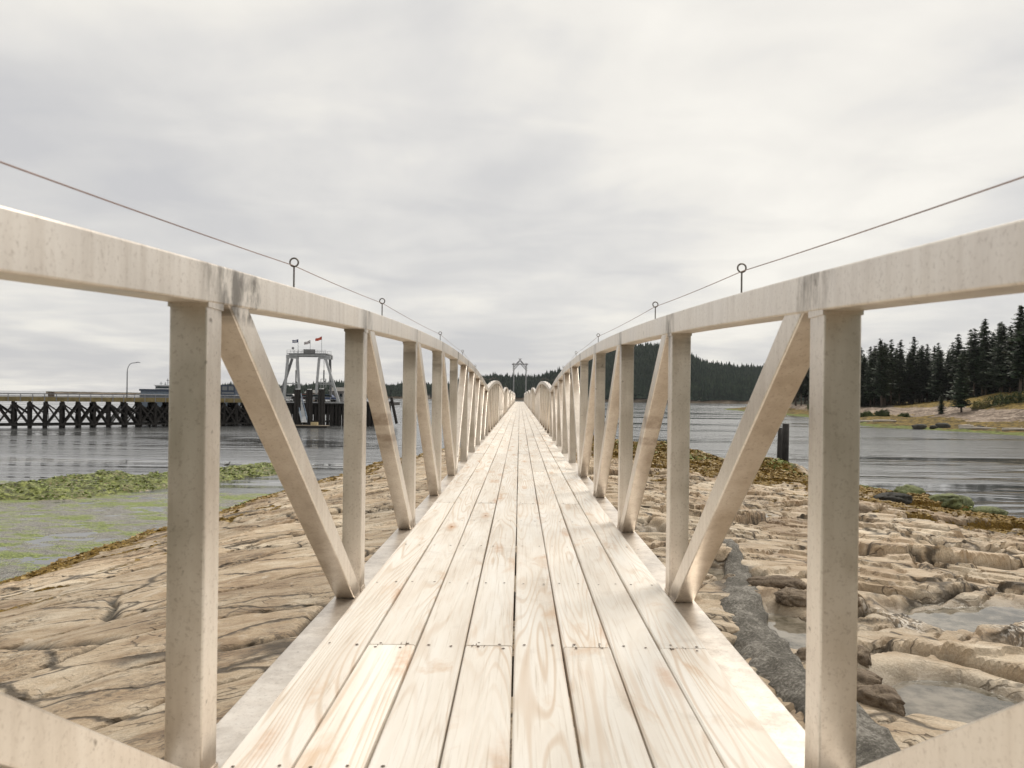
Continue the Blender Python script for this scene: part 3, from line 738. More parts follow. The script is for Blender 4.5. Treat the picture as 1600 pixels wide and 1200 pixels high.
# street lamp
M_galv = mat_simple('galvanised_steel', (.20,.21,.22), .5, .5)
t = on_wharf(197-812); lp = empty('street_lamp', A0+Dn*t+Vector((-.1,.5,-.62)), label='tall curved-arm street lamp rising from the long wharf', cat='street lamp')
q = MB(); pts = [(0,0,0),(0,0,2),(0,0,4.6)]+[(.95*(1-math.cos(a)), 0, 4.6+1.55*math.sin(a)) for a in [R(d_) for d_ in range(12,91,13)]]+[(1.6,0,6.22)]
q.sweep(pts, circ(8), up=(0,1,0), scales=[.11,.10,.085]+[.06]*(len(pts)-3)); ob('pole', q.mesh('lamp_pole', (M_galv,), True), lp)
q = MB(); q.sweep([(1.45,0,6.25),(1.75,0,6.28),(2.15,0,6.22)], rect(.24,.13), scales=[.5,1,.7]); ob('lamp_head', q.mesh('lamp_head', (M_galv,)), lp)

# ------------------------------------------------------------------ ferry behind the wharf
M_white = mat_simple('white_ship_paint', (.70,.71,.73), .4, 0, .08); M_navy = mat_simple('dark_blue_paint', (.03,.045,.075), .4, 0, .1); M_glass = mat_simple('dark_window_glass', (.02,.03,.035), .1); M_yel = mat_simple('yellow_paint', (.45,.30,.05))
M_steeldk = mat_simple('slate_ship_paint', (.12,.15,.19), .5)
fr = empty('ferry', (-69,160,WL), 0, label='low white and navy ferry lying behind the wharf, masts on its wheelhouse', cat='ferry')
q = MB(); H = [(-10.5,0),(-9.5,-3.4),(9,-3.6),(12,0),(9,3.6),(-9.5,3.4)]
q.add([(x,y,-.8) for x,y in H]+[(x*1.02,y*1.05,2.8) for x,y in H], [tuple(range(6))[::-1], tuple(range(6,12))]+[(i,(i+1)%6,6+(i+1)%6,6+i) for i in range(6)]); ob('hull', q.mesh('hull', (M_dark,)), fr)
q = MB(); q.box((-9,-3.2,2.8), (9.5,3.2,5.3)); ob('superstructure', q.mesh('superstructure', (M_steeldk,)), fr)
q = MB(); q.box((-9.6,-3.4,5.3), (10.5,3.4,5.5)); ob('upper_deck', q.mesh('upper_deck', (M_white,)), fr)
q = MB(); q.box((-9.2,-2.4,5.5), (2,2.4,6.15)); ob('deckhouse', q.mesh('deckhouse', (M_steeldk,)), fr)
q = MB(); q.box((-9.4,-2.6,6.15), (2.2,2.6,6.55)); ob('canopy', q.mesh('canopy', (M_navy,)), fr)
q = MB(); q.box((-6.4,-2.0,6.56), (-1.5,2.0,7.3)); q.box((-6.6,-2.2,7.3), (-1.2,2.2,7.42)); w_ = ob('wheelhouse', q.mesh('wheelhouse', (M_white,)), fr)
q = MB(); q.box((-6.2,-2.03,6.75), (-1.7,-2.01,7.15)); ob('window', q.mesh('window', (M_glass,)), w_)
q = MB(); q.box((7.3,-2.2,5.5), (10.2,2.2,7.6)); ob('cabin', q.mesh('cabin', (M_navy,)), fr)
q = MB(); q.box((7.6,-2.23,6.5), (8.6,-2.21,7.3)); q.box((8.9,-2.23,6.5), (9.9,-2.21,7.3)); q.box((7.5,-2.24,5.8), (10,-2.215,6.1)); ob('window', q.mesh('window', (M_galv,)), fr)
for x, h in ((-6.1,8.1),(-5.2,8.0),(-4.7,8.8),(-4.2,8.4),(-3.2,7.9)):
    q = MB(); q.rod((x,0,7.42), (x,0,h), .07, n=6); q.box((x-.3,-.05,h-.45), (x+.3,.05,h-.36)); ob('mast', q.mesh('mast', (M_galv,)), fr)

# ------------------------------------------------------------------ ferry terminal: lift towers on the left
def T(px, y, Z): return Vector(((px-812)/1194*Z, Z, .748+(619.3-(y+(812-px)*.0125))/1194*Z))
ZT = 142
M_steel = mat_simple('pale_grey_steel', (.42,.43,.44), .55, .2, .2); M_steeld = mat_simple('grey_steel_shaded_paint', (.17,.175,.18), .6, .2)
tw = empty('ferry_ramp_gantry', T(490,664,ZT), label='tall grey steel ferry ramp gantry of splayed legs and a top beam', cat='gantry')
O = tw.location.copy()
def tl(p, dz=0): v = p-O; return (v.x, v.y+dz, v.z)
for (a, b_, dz, w_, m_) in [((449,560),(444,622),0,.42,M_steel),((456,560),(437,622),4,.42,M_steeld),((464,560),(468,615),0,.40,M_steel),
        ((498,560),(494,615),0,.40,M_steel),((515,560),(517,618),4,.40,M_steeld),((508,560),(530,629),0,.42,M_steel)]:
    q = MB(); q.bar(tl(T(a[0],a[1]+(.4 if dz else 0),ZT+dz)), tl(T(b_[0],b_[1],ZT+dz)), w_); ob('leg', q.mesh('leg', (m_,)), tw)
q = MB(); q.bar(tl(T(447,557,ZT)), tl(T(466,557.5,ZT)), .5, .7); q.bar(tl(T(497,558,ZT)), tl(T(516,558.5,ZT)), .5, .7)
q.bar(tl(T(512,558.5,ZT+4)), tl(T(519,558.7,ZT+4)), .6, .8); ob('headstock', q.mesh('headstock', (M_steel,)), tw)
q = MB(); q.bar(tl(T(452,554,ZT)), tl(T(508,554.6,ZT)), .9, .55); q.bar(tl(T(452,554,ZT),3), tl(T(508,554.6,ZT),3), .9, .55); ob('top_beam', q.mesh('top_beam', (M_steel,)), tw)
q = MB(); q.bar(tl(T(449,552.4,ZT),1.5), tl(T(510,552.9,ZT),1.5), 4.4, .12)
for yy in (547.0, 549.6):
    for dz in (-.6, 3.6): q.bar(tl(T(449,yy,ZT),dz), tl(T(509,yy+.6,ZT),dz), .05)
for px in range(449, 512, 6):
    for dz in (-.6,3.6): q.bar(tl(T(px,547,ZT),dz), tl(T(px,553,ZT),dz), .06)
ob('platform_railing', q.mesh('platform_railing', (M_steel,)), tw)
for px in (458.5, 462.0, 502.5):
    q = MB(); q.rod(tl(T(px,556,ZT),1.5), tl(T(px,622,ZT),1.5), .045, n=6); q.rod(tl(T(px,578,ZT),1.5), tl(T(px,612,ZT),1.5), .13, n=8); ob('lift_cylinder', q.mesh('lift_cylinder', (M_steeld,)), tw)
q = MB(); q.bar(tl(T(444,599,ZT)), tl(T(466,599.4,ZT)), .2); q.bar(tl(T(496,597,ZT)), tl(T(520,599,ZT)), .2); q.bar(tl(T(498,600.5,ZT),.3), tl(T(522,600.7,ZT),.3), .15); ob('tie_beam', q.mesh('tie_beam', (M_steel,)), tw)
q = MB(); 
for s_ in ((499,592,507,606),): 
    for xx in (s_[0], 503, s_[2]): q.bar(tl(T(xx,s_[1],ZT),1), tl(T(xx,s_[3],ZT),1), .1)
    q.bar(tl(T(s_[0],592,ZT),1), tl(T(s_[2],592,ZT),1), .1)
ob('ladder_cage', q.mesh('ladder_cage', (M_steel,)), tw)
sg = MB(); a = tl(T(475,546,ZT),-.7); b_ = tl(T(493,553,ZT),-.7); sg.box((a[0],a[1],b_[2]), (b_[0],a[1]+.12,a[2])); so = ob('sign_board', sg.mesh('sign_board', (mat_simple('grey_sign_face', (.13,.13,.135)),)), tw)
q = MB()
for k in range(2):
    for j in range(9): q.box((a[0]+.16+j*.21, a[1]-.03, b_[2]+.17+k*.31), (a[0]+.30+j*.21, a[1]-.005, b_[2]+.34+k*.31))
ob('sign_lettering', q.mesh('sign_lettering', (mat_simple('pale_lettering', (.28,.28,.28)),)), so)
q = MB(); c0 = tl(T(457,544,ZT),0); q.rod((c0[0],c0[1]-.1,c0[2]), (c0[0],c0[1]+.1,c0[2]), .22, n=14); q.rod(c0, (c0[0],c0[1],c0[2]-.8), .03, n=5); ob('round_beacon', q.mesh('round_beacon', (M_steeld,)), tw)
def flag(px, ytop, w_, drop, cols, lab, ybase=552):
    p = T(px, ytop, ZT); b0 = T(px, ybase, ZT); r = empty('flag', (b0.x, b0.y+.8, b0.z), label=lab, cat='flag', group='flags on the gantry')
    hgt = p.z-b0.z; q = MB(); q.rod((0,0,0), (0,0,hgt), .045, .03, 6); ob('flagpole', q.mesh('flagpole', (M_galv,)), r)
    n, m = 14, 8; vs = []; fs = []; mi = []
    for i in range(n+1):
        for j in range(m+1):
            u = i/n; v = j/m; vs.append((-w_*u, .18*math.sin(u*7+v), hgt-.03-drop*u-(v*.62)*(1-.25*u)+.05*math.sin(u*9)))
    for i in range(n):
        for j in range(m):
            fs.append((i*(m+1)+j, i*(m+1)+j+1, (i+1)*(m+1)+j+1, (i+1)*(m+1)+j)); mi.append(cols((i+.5)/n, (j+.5)/m))
    q = MB(); q.v = vs; q.f = fs; q.mi = mi; return r, q
M_red = mat_simple('red_cloth', (.50,.07,.03)); M_brn = mat_simple('muted_brown_cloth', (.17,.12,.11)); M_wh = mat_simple('white_cloth', (.7,.7,.72)); M_nv = mat_simple('navy_cloth', (.03,.05,.14))
r, q = flag(463, 529.5, 1.15, .22, lambda u,v: 1 if ((u-.5)**2/.09+(v-.5)**2/.07 < 1 and (u-.5)**2/.03+(v-.5)**2/.015 > .5) or .47 < v < .6 and u > .5 else 0, 'navy flag with a white emblem flying from the left flagpole')
ob('flag_cloth', q.mesh('flag_cloth', (M_nv, M_wh)), r)
r, q = flag(482, 531, 1.2, .45, lambda u,v: int(v*4) % 2, 'muted brown striped flag flying from the middle flagpole')
ob('flag_cloth', q.mesh('flag_cloth', (M_brn, M_wh)), r)
r, q = flag(500, 525, 1.25, .48, lambda u,v: 0 if .3 < v or u < .1 else 0, 'red flag flying from the right flagpole of the gantry')
for i, v in enumerate(q.v): q.v[i] = (v[0], v[1], v[2]*1. if False else v[2])
ob('flag_cloth', q.mesh('flag_cloth', (M_red,)), r)
# dolphins
for (px, yt, r_, lb) in ((473.5,608.5,.95,'left black pile dolphin before the ferry gantry'),(507-.5,609,.95,'middle black pile dolphin before the ferry gantry'),(530,608,.95,'right black pile dolphin before the ferry gantry')):
    px = {473.5:465.0, 506.5:483.5, 530:502.5}[px]
    p = T(px, yt, 138); d = empty('pile_dolphin', (p.x,138,0), label=lb, cat='dolphin', group='pile dolphins before the ferry gantry')
    for k in range(7):
        a_ = k*2*math.pi/6; x_, y_ = (0,0) if k == 6 else (.38*math.cos(a_), .38*math.sin(a_))
        q = MB(); q.rod((x_,y_,p.z-(.1 if k % 2 else 0)), (x_*1.15,y_*1.15,-9), .22, n=9); ob('pile', q.mesh('pile', (M_dark,)), d)
    q = MB(); q.rod((0,0,p.z), (0,0,p.z+.14), .45, .35, 10); ob('cap', q.mesh('cap', (M_steel,)), d)
# terminal trestle deck with fendering
tr = empty('ferry_berth', (0,0,0), label='dark piled ferry berth beneath and behind the grey gantry', cat='berth')
q = MB(); a = T(392,632,146); b_ = T(612,632,146)
q.box((a.x,144.5,-1.35), (b_.x,156,-.75)); ob('berth_deck', q.mesh('berth_deck', (M_dark,)), tr)
q = MB(); q.box((a.x,144.2,-1.0), (b_.x-8,144.45,-.8)); q.box((a.x+.2,144.2,.12), (b_.x-9,144.3,.2)); q.box((a.x+.2,144.2,-.3), (b_.x-9,144.3,-.24)); x = a.x+.2
while x < b_.x-9: q.box((x,144.2,-.8), (x+.08,144.3,.2)); x += 1.1
ob('berth_railing', q.mesh('berth_railing', (M_steel,)), tr)
rb = random.Random(4); x = a.x+.3
bp = MB().rod((0,0,-.9), (0,0,-9.2), .25, n=9).mesh('pile', (M_dark,)); n_ = 0
while x < b_.x-.2 and n_ < 96:
    for yy in (144.9, 150):
        o = ob('pile', bp, tr); o.location = (x+rb.uniform(-.15,.15), yy, rb.uniform(0,.6) if yy < 146 else 0); n_ += 1
    x += rb.uniform(.45,.9)
q = MB(); q.box((a.x,145.6,-3.2), (b_.x-.5,145.9,-1.3)); q.box((T(470,0,146).x,144.4,-4.6), (T(520,0,146).x,144.7,-4.3)); ob('fender_wall', q.mesh('fender_wall', (M_dark,)), tr)
for dx, tilt in ((0,.9),(1.0,.95)):
    q = MB(); x0 = T(603,0,140).x+dx; q.rod((x0,140,T(603,621,140).z), (x0+tilt,140.5,T(612,662,140).z), .27, n=9); q.rod((x0-.3,140,-.6),(x0+.4,140,-.6),.2,n=6); ob('raking_fender_pile', q.mesh('raking_fender_pile', (M_dark,)), tr)
# vehicles waiting and ramp house behind railing
M_car = [mat_simple('car_paint_'+n_2, c, .3, 0, .05) for n_2, c in (('white', (.6,.6,.6)), ('red', (.30,.08,.07)), ('silver', (.33,.34,.36)), ('blue', (.07,.10,.2)))]
cl = ['white car parked on the ferry berth, leftmost of the row','dull red car parked on the ferry berth behind the middle dolphin','silver car parked on the ferry berth between gantry legs','dark blue car parked on the ferry berth, rightmost of the row']
M_tyre = mat_simple('tyre_rubber', (.02,.02,.02), .8)
for i, px in enumerate((452, 474, 492, 511)):
    c = T(px, 0, 149); r = empty('parked_car', (c.x,149,-.74), label=cl[i], cat='car', group='cars waiting on the ferry berth')
    q = MB(); pr = [(-2.1,.35),(-2.1,.8),(-1.35,.88),(-.75,1.38),(.85,1.38),(1.35,.9),(2.05,.82),(2.1,.35)]
    q.add([(x,-.85,z) for x,z in pr]+[(x,.85,z) for x,z in pr], [tuple(range(8)), tuple(range(8,16))[::-1]]+[(k,(k+1)%8,8+(k+1)%8,8+k) for k in range(8)]); bd = ob('body', q.mesh('car_body', (M_car[i],)), r)
    q = MB(); q.add([(x,y,z) for y in (-.86,.86) for x,z in ((-1.2,.9),(-.7,1.3),(.8,1.3),(1.2,.9))], [(0,1,2,3),(4,5,6,7)]); ob('window', q.mesh('car_window', (M_glass,)), r)
    for x in (-1.3,1.3):
        for y in (-.82,.82): q = MB(); q.rod((x,y-.1,.32), (x,y+.1,.32), .33, n=14); ob('wheel', q.mesh('wheel', (M_tyre,)), r)
def shed(px0, px1, yt, Z, base, mat, lab, nwin=3, name='terminal_shed'):
    a = T(px0, yt, Z); b_ = T(px1, yt, Z); w_ = b_.x-a.x; h_ = a.z-base; r = empty(name, (a.x, Z, base), label=lab, cat='building')
    q = MB(); q.box((0,0,0), (w_,4,h_*.72)); ob('wall', q.mesh('wall', (mat,)), r)
    q = MB(); q.add([(-.3,-.3,h_*.725),(w_+.3,-.3,h_*.725),(w_+.3,4.3,h_*.725),(-.3,4.3,h_*.725),(-.3,2,h_),(w_+.3,2,h_)], [(0,1,5,4),(2,3,4,5),(1,2,5),(3,0,4),(3,2,1,0)]); ob('roof', q.mesh('roof', (mat_simple('dull_roof', (.16,.15,.14)),)), r)
    for k in range(nwin):
        x = w_*(k+.5)/nwin; q = MB(); q.box((x-.08*w_,-.05,h_*.25), (x+.08*w_,-.01,h_*.55)); ob('window', q.mesh('window', (M_glass,)), r)
shed(478, 494, 609, 153, -.74, mat_simple('buff_wall', (.35,.27,.19)), 'buff terminal shed on the berth between the gantry legs')
shed(516, 536, 605, 154, -.74, mat_simple('grey_wall', (.22,.21,.2)), 'grey terminal shed right of the gantry on the berth')
shed(403, 434, 606, 153, -.74, mat_simple('pale_wall', (.4,.4,.4)), 'pale terminal shed on the berth left of the gantry')
# small float with boarding gangway
fl = empty('mooring_float', (0,0,0), label='low float with a pale hut at the foot of the gangway before the dolphins', cat='float')
a = T(452,664,134); b_ = T(513,664,134); q = MB(); q.box((a.x,133.3,WL-.25), (b_.x,135.8,WL+.38)); ob('hull', q.mesh('float_hull', (M_dark,)), fl)
q = MB(); q.box((a.x+.1,133.4,WL+.381), (b_.x-.1,135.7,WL+.45)); ob('decking', q.mesh('float_decking', (mat_simple('float_boards', (.22,.18,.13)),)), fl)
q = MB(); q.box((T(486,0,134).x,134,WL+.45), (T(496,0,134).x,134.9,WL+1.0)); ob('storage_box', q.mesh('storage_box', (mat_simple('cream_box', (.45,.36,.2)),)), fl)
gw = empty('boarding_gangway', (0,0,0), label='slanting pale blue gangway running down to the low float', cat='gangway')
a = T(466,622,141); b_ = T(476,660,135.5)
q = MB(); q.bar(a, b_, 1.0, .12); ob('walkway', q.mesh('walkway', (M_steel,)), gw)
for s in (-.5,.5):
    q = MB(); o2 = Vector((s,0,.9)); q.bar(a+o2, b_+o2, .08); 
    for k in range(9):
        p = a.lerp(b_, k/8); q.bar(p+Vector((s,0,0)), p+o2, .06)
    ob('side_rail', q.mesh('side_rail', (mat_simple('pale_blue_rail', (.30,.38,.48)),)), gw)

# ------------------------------------------------------------------ bird on the weed mound
def bird():
    p = Vector((-21.6, 56.6, 0)); z = gz(p.x, p.y); r = empty('water_bird', (p.x, p.y, max(z, WL)), R(35), label='small dark water bird standing on the green weed mound', cat='bird')
    me = bpy.data.meshes.new('body'); V = [(0,0,.20),(.12,0,.23),(-.12,0,.18),(-.22,0,.15),(.17,0,.30),(.18,0,.38),(.22,0,.41),(.29,0,.40)]
    me.from_pydata(V, [(0,1),(0,2),(2,3),(1,4),(4,5),(5,6),(6,7)], []); o = ob('body', me, r, mat_simple('dark_plumage', (.05,.045,.04)))
    m_ = o.modifiers.new('skin', 'SKIN'); 
    for k, v in enumerate(me.skin_vertices[0].data): v.radius = [(.085,.085),(.06,.06),(.065,.06),(.02,.015),(.028,.028),(.026,.026),(.03,.03),(.006,.006)][k]
    me.skin_vertices[0].data[0].use_root = True
    s_ = o.modifiers.new('sub', 'SUBSURF'); s_.levels = 2; s_.render_levels = 2
    for y in (-.035,.035): q = MB(); q.rod((.01,y,.15), (.02,y,-.03), .009, n=6); ob('leg', q.mesh('leg', (M_dark,)), r)
if not bpy.data.meshes.get('x'): 
    bird()

# ------------------------------------------------------------------ headland on the right
HP = [(230,20),(150,80),(92,140),(81,183),(92,235),(103,285),(113,380),(117,445),(128,470),(200,495),(420,560),(900,640),(900,20)]
def poly_sd(x, y, poly):
    d = np.full(x.shape, 1e9); ins = np.zeros(x.shape, bool); n = len(poly)
    for i in range(n):
        x0,y0 = poly[i]; x1,y1 = poly[(i+1)%n]; dx,dy = x1-x0,y1-y0
        t = np.clip(((x-x0)*dx+(y-y0)*dy)/(dx*dx+dy*dy),0,1); d = np.minimum(d, np.hypot(x-x0-t*dx, y-y0-t*dy))
        c = ((y0 > y) != (y1 > y)) & (x < (x1-x0)*(y-y0)/((y1-y0)+1e-9)+x0); ins ^= c
    return np.where(ins, d, -d)
def head(x, y):
    d = poly_sd(x, y, HP)+3.2*fbm(x/22, y/22, 4)
    nearf = 1-sst(y, 230, 330)
    kq0 = x/np.maximum(y, 1.); d = np.where(d > 0, d*(1+.5*sst(kq0, .51, .46)), d)
    z = WL+np.interp(d, [-40,-5,0,14,26,34,40,50,70,160,500], [-4,-.6,0,.75,1.9,3.0,3.6,4.3,6.0,10,22])
    kq = x/np.maximum(y, 1.); z = z+nearf*sst(kq, .46, .53)*np.interp(d, [30,42,62,90,300], [0,1.4,4.2,4.0,2])
    det = .34*fbm(x/3.2, y/3.2, 5, .6); led = .35*np.floor(fbm(x/16, y/9, 4)*5)/2
    z = z+(det+led*sst(d,16,28)*(1-sst(d,38,44)))*sst(d, -2, 6)
    wn = fbm(x/7, y/4, 5)
    weed = sst(d+9*wn, 30, 22)*sst(d, -3, 0); green = sst(d+9*wn, 10, 3)
    grass = sst(d+3*wn, 36, 41)*(.0+sst(kq+.01*wn, .475, .50)); wood = sst(d+3*wn, 37, 42)*(1-sst(kq+.01*wn, .475, .50)); wood = np.maximum(wood, sst(d+3*wn, 62, 68))
    return z, weed, green, grass, wood
def m_head():
    b = NB('headland_ground'); g = b.geo(); n = b.noise(g, .5, 8, .65); f = b.noise(g, 1.5, 6, .75)
    st = b.noise(b.map(g, (.16,.5,1.)), 1., 7, .7)
    c = b.ramp(b.math('ADD', b.math('MULTIPLY', st, .6), b.math('MULTIPLY', f, .4)), [(.38, (.07,.055,.045)), (.46, (.17,.13,.10)), (.55, (.35,.28,.225)), (.66, (.54,.47,.40))])
    wc = b.ramp(b.math('ADD', b.math('MULTIPLY', f, .5), b.math('MULTIPLY', n, .5)), [(.40, (.020,.017,.008)), (.48, (.095,.065,.018)), (.57, (.26,.18,.045))])
    gc = b.ramp(f, [(.35, (.03,.04,.012)), (.62, (.20,.23,.055))])
    wc = b.mix(b.rng(b.math('ADD', b.attr('green'), b.math('MULTIPLY', b.math('SUBTRACT', n, .5), 1.5)), .35, .65), wc, gc)
    c = b.mix(b.rng(b.math('ADD', b.attr('weed'), b.math('MULTIPLY', b.math('SUBTRACT', n, .5), 1.2)), .4, .6), c, wc)
    gr = b.ramp(b.noise(g, .9, 6, .7), [(.40, (.07,.050,.018)), (.50, (.21,.145,.040)), (.60, (.32,.23,.065))])
    c = b.mix(b.rng(b.math('ADD', b.attr('grass'), b.math('MULTIPLY', b.math('SUBTRACT', f, .5), .8)), .4, .6), c, gr)
    c = b.mix(b.attr('wood'), c, b.ramp(f, [(.4, (.018,.018,.010)), (.65, (.055,.048,.024))]))
    return b.out(c, .9, 0, b.bump(f, .7, .3), .2)
hx = axis([(60,140,1.2,.7),(140,200,.7,1.5),(200,520,3,10)]); hy = axis([(60,130,4,1.),(130,240,.7,1.2),(240,480,1.5,4),(480,640,6,12)])
ob('headland_ground', grid_mesh('headland_ground', hx, hy, head, ('weed','green','grass','wood'), m_head()), kind='structure')
def hz(x, y): return float(head(np.array([float(x)]), np.array([float(y)]))[0][0])

# conifers
M_bark = mat_simple('fir_bark', (.075,.058,.045), .9, 0, .4, 2)
def m_leaf(nm, c0, c1, c2, sc=.35):
    b = NB(nm); g = b.geo(); oi = b.N('ShaderNodeObjectInfo').outputs['Random']
    n = b.noise(g, sc, 4, .6); f = b.noise(g, 2.5, 3, .7)
    c = b.ramp(b.math('ADD', b.math('MULTIPLY', n, .55), b.math('MULTIPLY', f, .45)), [(.36, c0), (.5, c1), (.64, c2)])
    c = b.mix(1., c, b.rng(oi, 0, 1, .7, 1.35), 'MULTIPLY')
    return b.out(c, .65, 0, None, .25)
M_fir = m_leaf('fir_needles', (.012,.021,.012), (.028,.045,.024), (.062,.088,.042))
def conifer(seed, h, rad, bare, dens=1., lean=0.):
    rs = random.Random(seed); vs = []; fs = []
    z = bare*h
    while z < h:
        t = (z-bare*h)/(h-bare*h); prof = ((1-t)**.52*.93+.07)*(.55+.45*min(1, t*5+.15))
        rr_ = rad*prof*rs.uniform(.55,1.12); nbr = max(3, int((4+3*prof)*dens)); a0 = rs.uniform(0, 6.28)
        for k in range(nbr):
            a = a0+k*6.283/nbr+rs.uniform(-.35,.35); L_ = max(.35, rr_*rs.uniform(.6,1.2)); zz = z+rs.uniform(-.4,.4)
            droop = rs.uniform(-.10,.28)*L_*(1-.6*t); nseg = max(2, int(L_/.5))
            for s_ in range(nseg):
                u = (s_+.7)/nseg; r_ = L_*u; zz2 = zz-droop*u*u+.12*L_*(u**3)
                sz = (1.0-.40*u)*rs.uniform(.7,1.25)*(.55+.45*(1-t))
                for e in range(2):
                    b_ = a+rs.uniform(-.25,.25)*(1 if u > .4 else 2)
                    c = Vector((math.cos(b_)*r_, math.sin(b_)*r_, zz2+rs.uniform(-.15,.15)))
                    d1 = Vector((math.cos(a+rs.uniform(-1,1)), math.sin(a+rs.uniform(-1,1)), rs.uniform(-.5,.35)))*sz
                    d2 = Vector((-math.sin(a)+rs.uniform(-.4,.4), math.cos(a)+rs.uniform(-.4,.4), rs.uniform(-.55,.25)))*sz*.55
                    i = len(vs); vs += [c-d1-d2*.4, c-d2*1.2, c+d1*1.1, c+d2*1.2]; fs.append((i,i+1,i+2,i+3))
        z += (.36+.22*(1-t))*rs.uniform(.7,1.3)*(h/24)
    for k in range(5): i = len(vs); a = rs.uniform(0,6.28); vs += [(.12*math.cos(a),.12*math.sin(a),h-1),(.05,-.08,h-.9),(0,0,h+.7)]; vs.append((-.1,.05,h-.9)); fs.append((i,i+1,i+2,i+3))
    vs = [Vector(v)+Vector((lean*(v[2]/h)**2,0,0)) for v in vs]
    cm = raw_mesh('crown', np.array([tuple(v) for v in vs]), np.array(fs), (M_fir,))
    tm = MB(); n = 8; tm.sweep([(lean*(k/n)**2+.1*math.sin(k+seed), .08*math.cos(k*1.3+seed), h*k/n-.3) for k in range(n+1)], circ(8), scales=[.38*(h/24)*(1-.93*k/n)+.02 for k in range(n+1)])
    for k in range(10):
        zz = h*rs.uniform(bare*.6, bare+.25); a = rs.uniform(0,6.28); tm.rod((0,0,zz), (1.6*math.cos(a), 1.6*math.sin(a), zz+rs.uniform(-.3,.4)), .05, .015, 5)
    return cm, tm.mesh('trunk', (M_bark,), True)
protos = [conifer(1,24,5.0,.16), conifer(2,26,4.7,.26), conifer(3,22,5.4,.10), conifer(4,25,4.3,.34,.9), conifer(5,20,5.6,.08,1.1), conifer(6,27,4.9,.20,.95,.8)]
def put_tree(x, y, z, pi, sc, rz, lab, grp, name='fir_tree', cat='tree'):
    r = empty(name, (x,y,z-.15), rz, label=lab, cat=cat, group=grp); r.scale = (sc,sc,sc)
    ob('crown', protos[pi][0], r); ob('trunk', protos[pi][1], r)
rt = random.Random(21); cnt = 0; placed = []
GL = 'dark fir in the dense wood behind the right-hand beach, one of the unbroken mass'
tries = 0
while cnt < 270 and tries < 30000:
    tries += 1
    y = rt.uniform(200, 480) if cnt > 130 else rt.uniform(190, 330); k = rt.uniform(.34, .72); x = k*y
    dd = float(poly_sd(np.array([x]), np.array([y]), HP)[0])
    if dd < np.interp(k, [.34,.475,.50,.525,.6], [22,27,46,57,60]) or dd > 92: continue
    if any((x-a)**2+(y-b_)**2 < (3.2 if dd < 60 else 4.2)**2 for a, b_ in placed): continue
    placed.append((x,y)); cnt += 1
    put_tree(x, y, hz(x,y), rt.randrange(6), rt.uniform(.74,1.05)*(1.0 if k > .5 else .93), rt.uniform(0,6.28), GL, 'firs of the wood behind the right-hand beach')
put_tree(.578*206, 206, hz(.578*206,206), 2, .72, 1., 'broad low-branched fir standing forward of the wood above the yellow grass', None)
put_tree(.552*214, 214, hz(.552*214,214), 4, .28, 2., 'small crooked fir at the left end of the yellow grass slope', None)
put_tree(.655*205, 205, hz(.655*205,205), 1, 1.0, 2.5, 'tallest fir at the right edge of the photo, above the bushes', None)
# bushes
def bush_mesh(seed, rx, ry, rz_, mat, n=2600):
    rs = np.random.RandomState(seed); u = rs.rand(n)*6.283; v = np.arccos(rs.uniform(-.1,1,n)); r = rs.uniform(.55,1,n)**.5
    lump = 1+.22*np.sin(u*3+seed)+.18*np.sin(v*5+u*2)+.15*rs.randn(n)*.5
    c = np.stack([rx*r*lump*np.sin(v)*np.cos(u), ry*r*lump*np.sin(v)*np.sin(u), rz_*r*lump*np.cos(v)+.1], 1)
    d1 = rs.randn(n,3); d1 /= np.linalg.norm(d1,axis=1)[:,None]; d2 = np.cross(d1, rs.randn(n,3)); d2 /= np.linalg.norm(d2,axis=1)[:,None]
    s = rs.uniform(.08,.22,n)[:,None]; co = np.stack([c-d1*s, c-d2*s*.6, c+d1*s, c+d2*s*.6],1).reshape(-1,3)
    return raw_mesh('foliage', co, np.arange(4*n).reshape(-1,4), (mat,))
M_bg = m_leaf('green_bush_leaves', (.020,.030,.010), (.055,.075,.022), (.11,.135,.045), 1.); M_by = m_leaf('yellow_bush_leaves', (.12,.11,.035), (.26,.24,.09), (.40,.37,.16), 1.)
for i, (k, y, rx, rz_, m_, lb) in enumerate([(.603,207,2.3,2.0,M_by,'yellow-green bush at the left end of the bushes above the beach'),(.628,205,3.6,2.8,M_bg,'large dark green bush right of the yellow bush'),
    (.652,203,3.4,2.6,M_bg,'green bush second from the right edge above the beach'),(.676,202,3.0,2.2,M_bg,'green bush cut by the right edge above the beach'),
    (.475,222,2.4,1.6,M_bg,'low green bush at the foot of the wood, left of the grass'),(.455,228,2.2,1.5,M_bg,'low green bush just right of the first right post, below the firs'),(.503,218,1.6,1.1,M_bg,'little bush on the yellow grass slope'),
    (.385,330,3.6,2.2,M_bg,'low bush on the spit seen between brace and first right post')]):
    x = k*y; r = empty('bush', (x,y,hz(x,y)-.1), i*1., label=lb, cat='bush', group='bushes above the right-hand beach')
    ob('foliage', bush_mesh(i+3, rx, rx*.8, rz_, m_), r)
    q = MB()
    for a in range(5): q.rod((0,0,-.2), (rx*.5*math.cos(a*1.3), rx*.5*math.sin(a*1.3), rz_*.6), .07, .03, 5)
    ob('stems', q.mesh('stems', (M_bark,)), r)
M_drift = mat_simple('bleached_driftwood', (.42,.38,.34), .85)
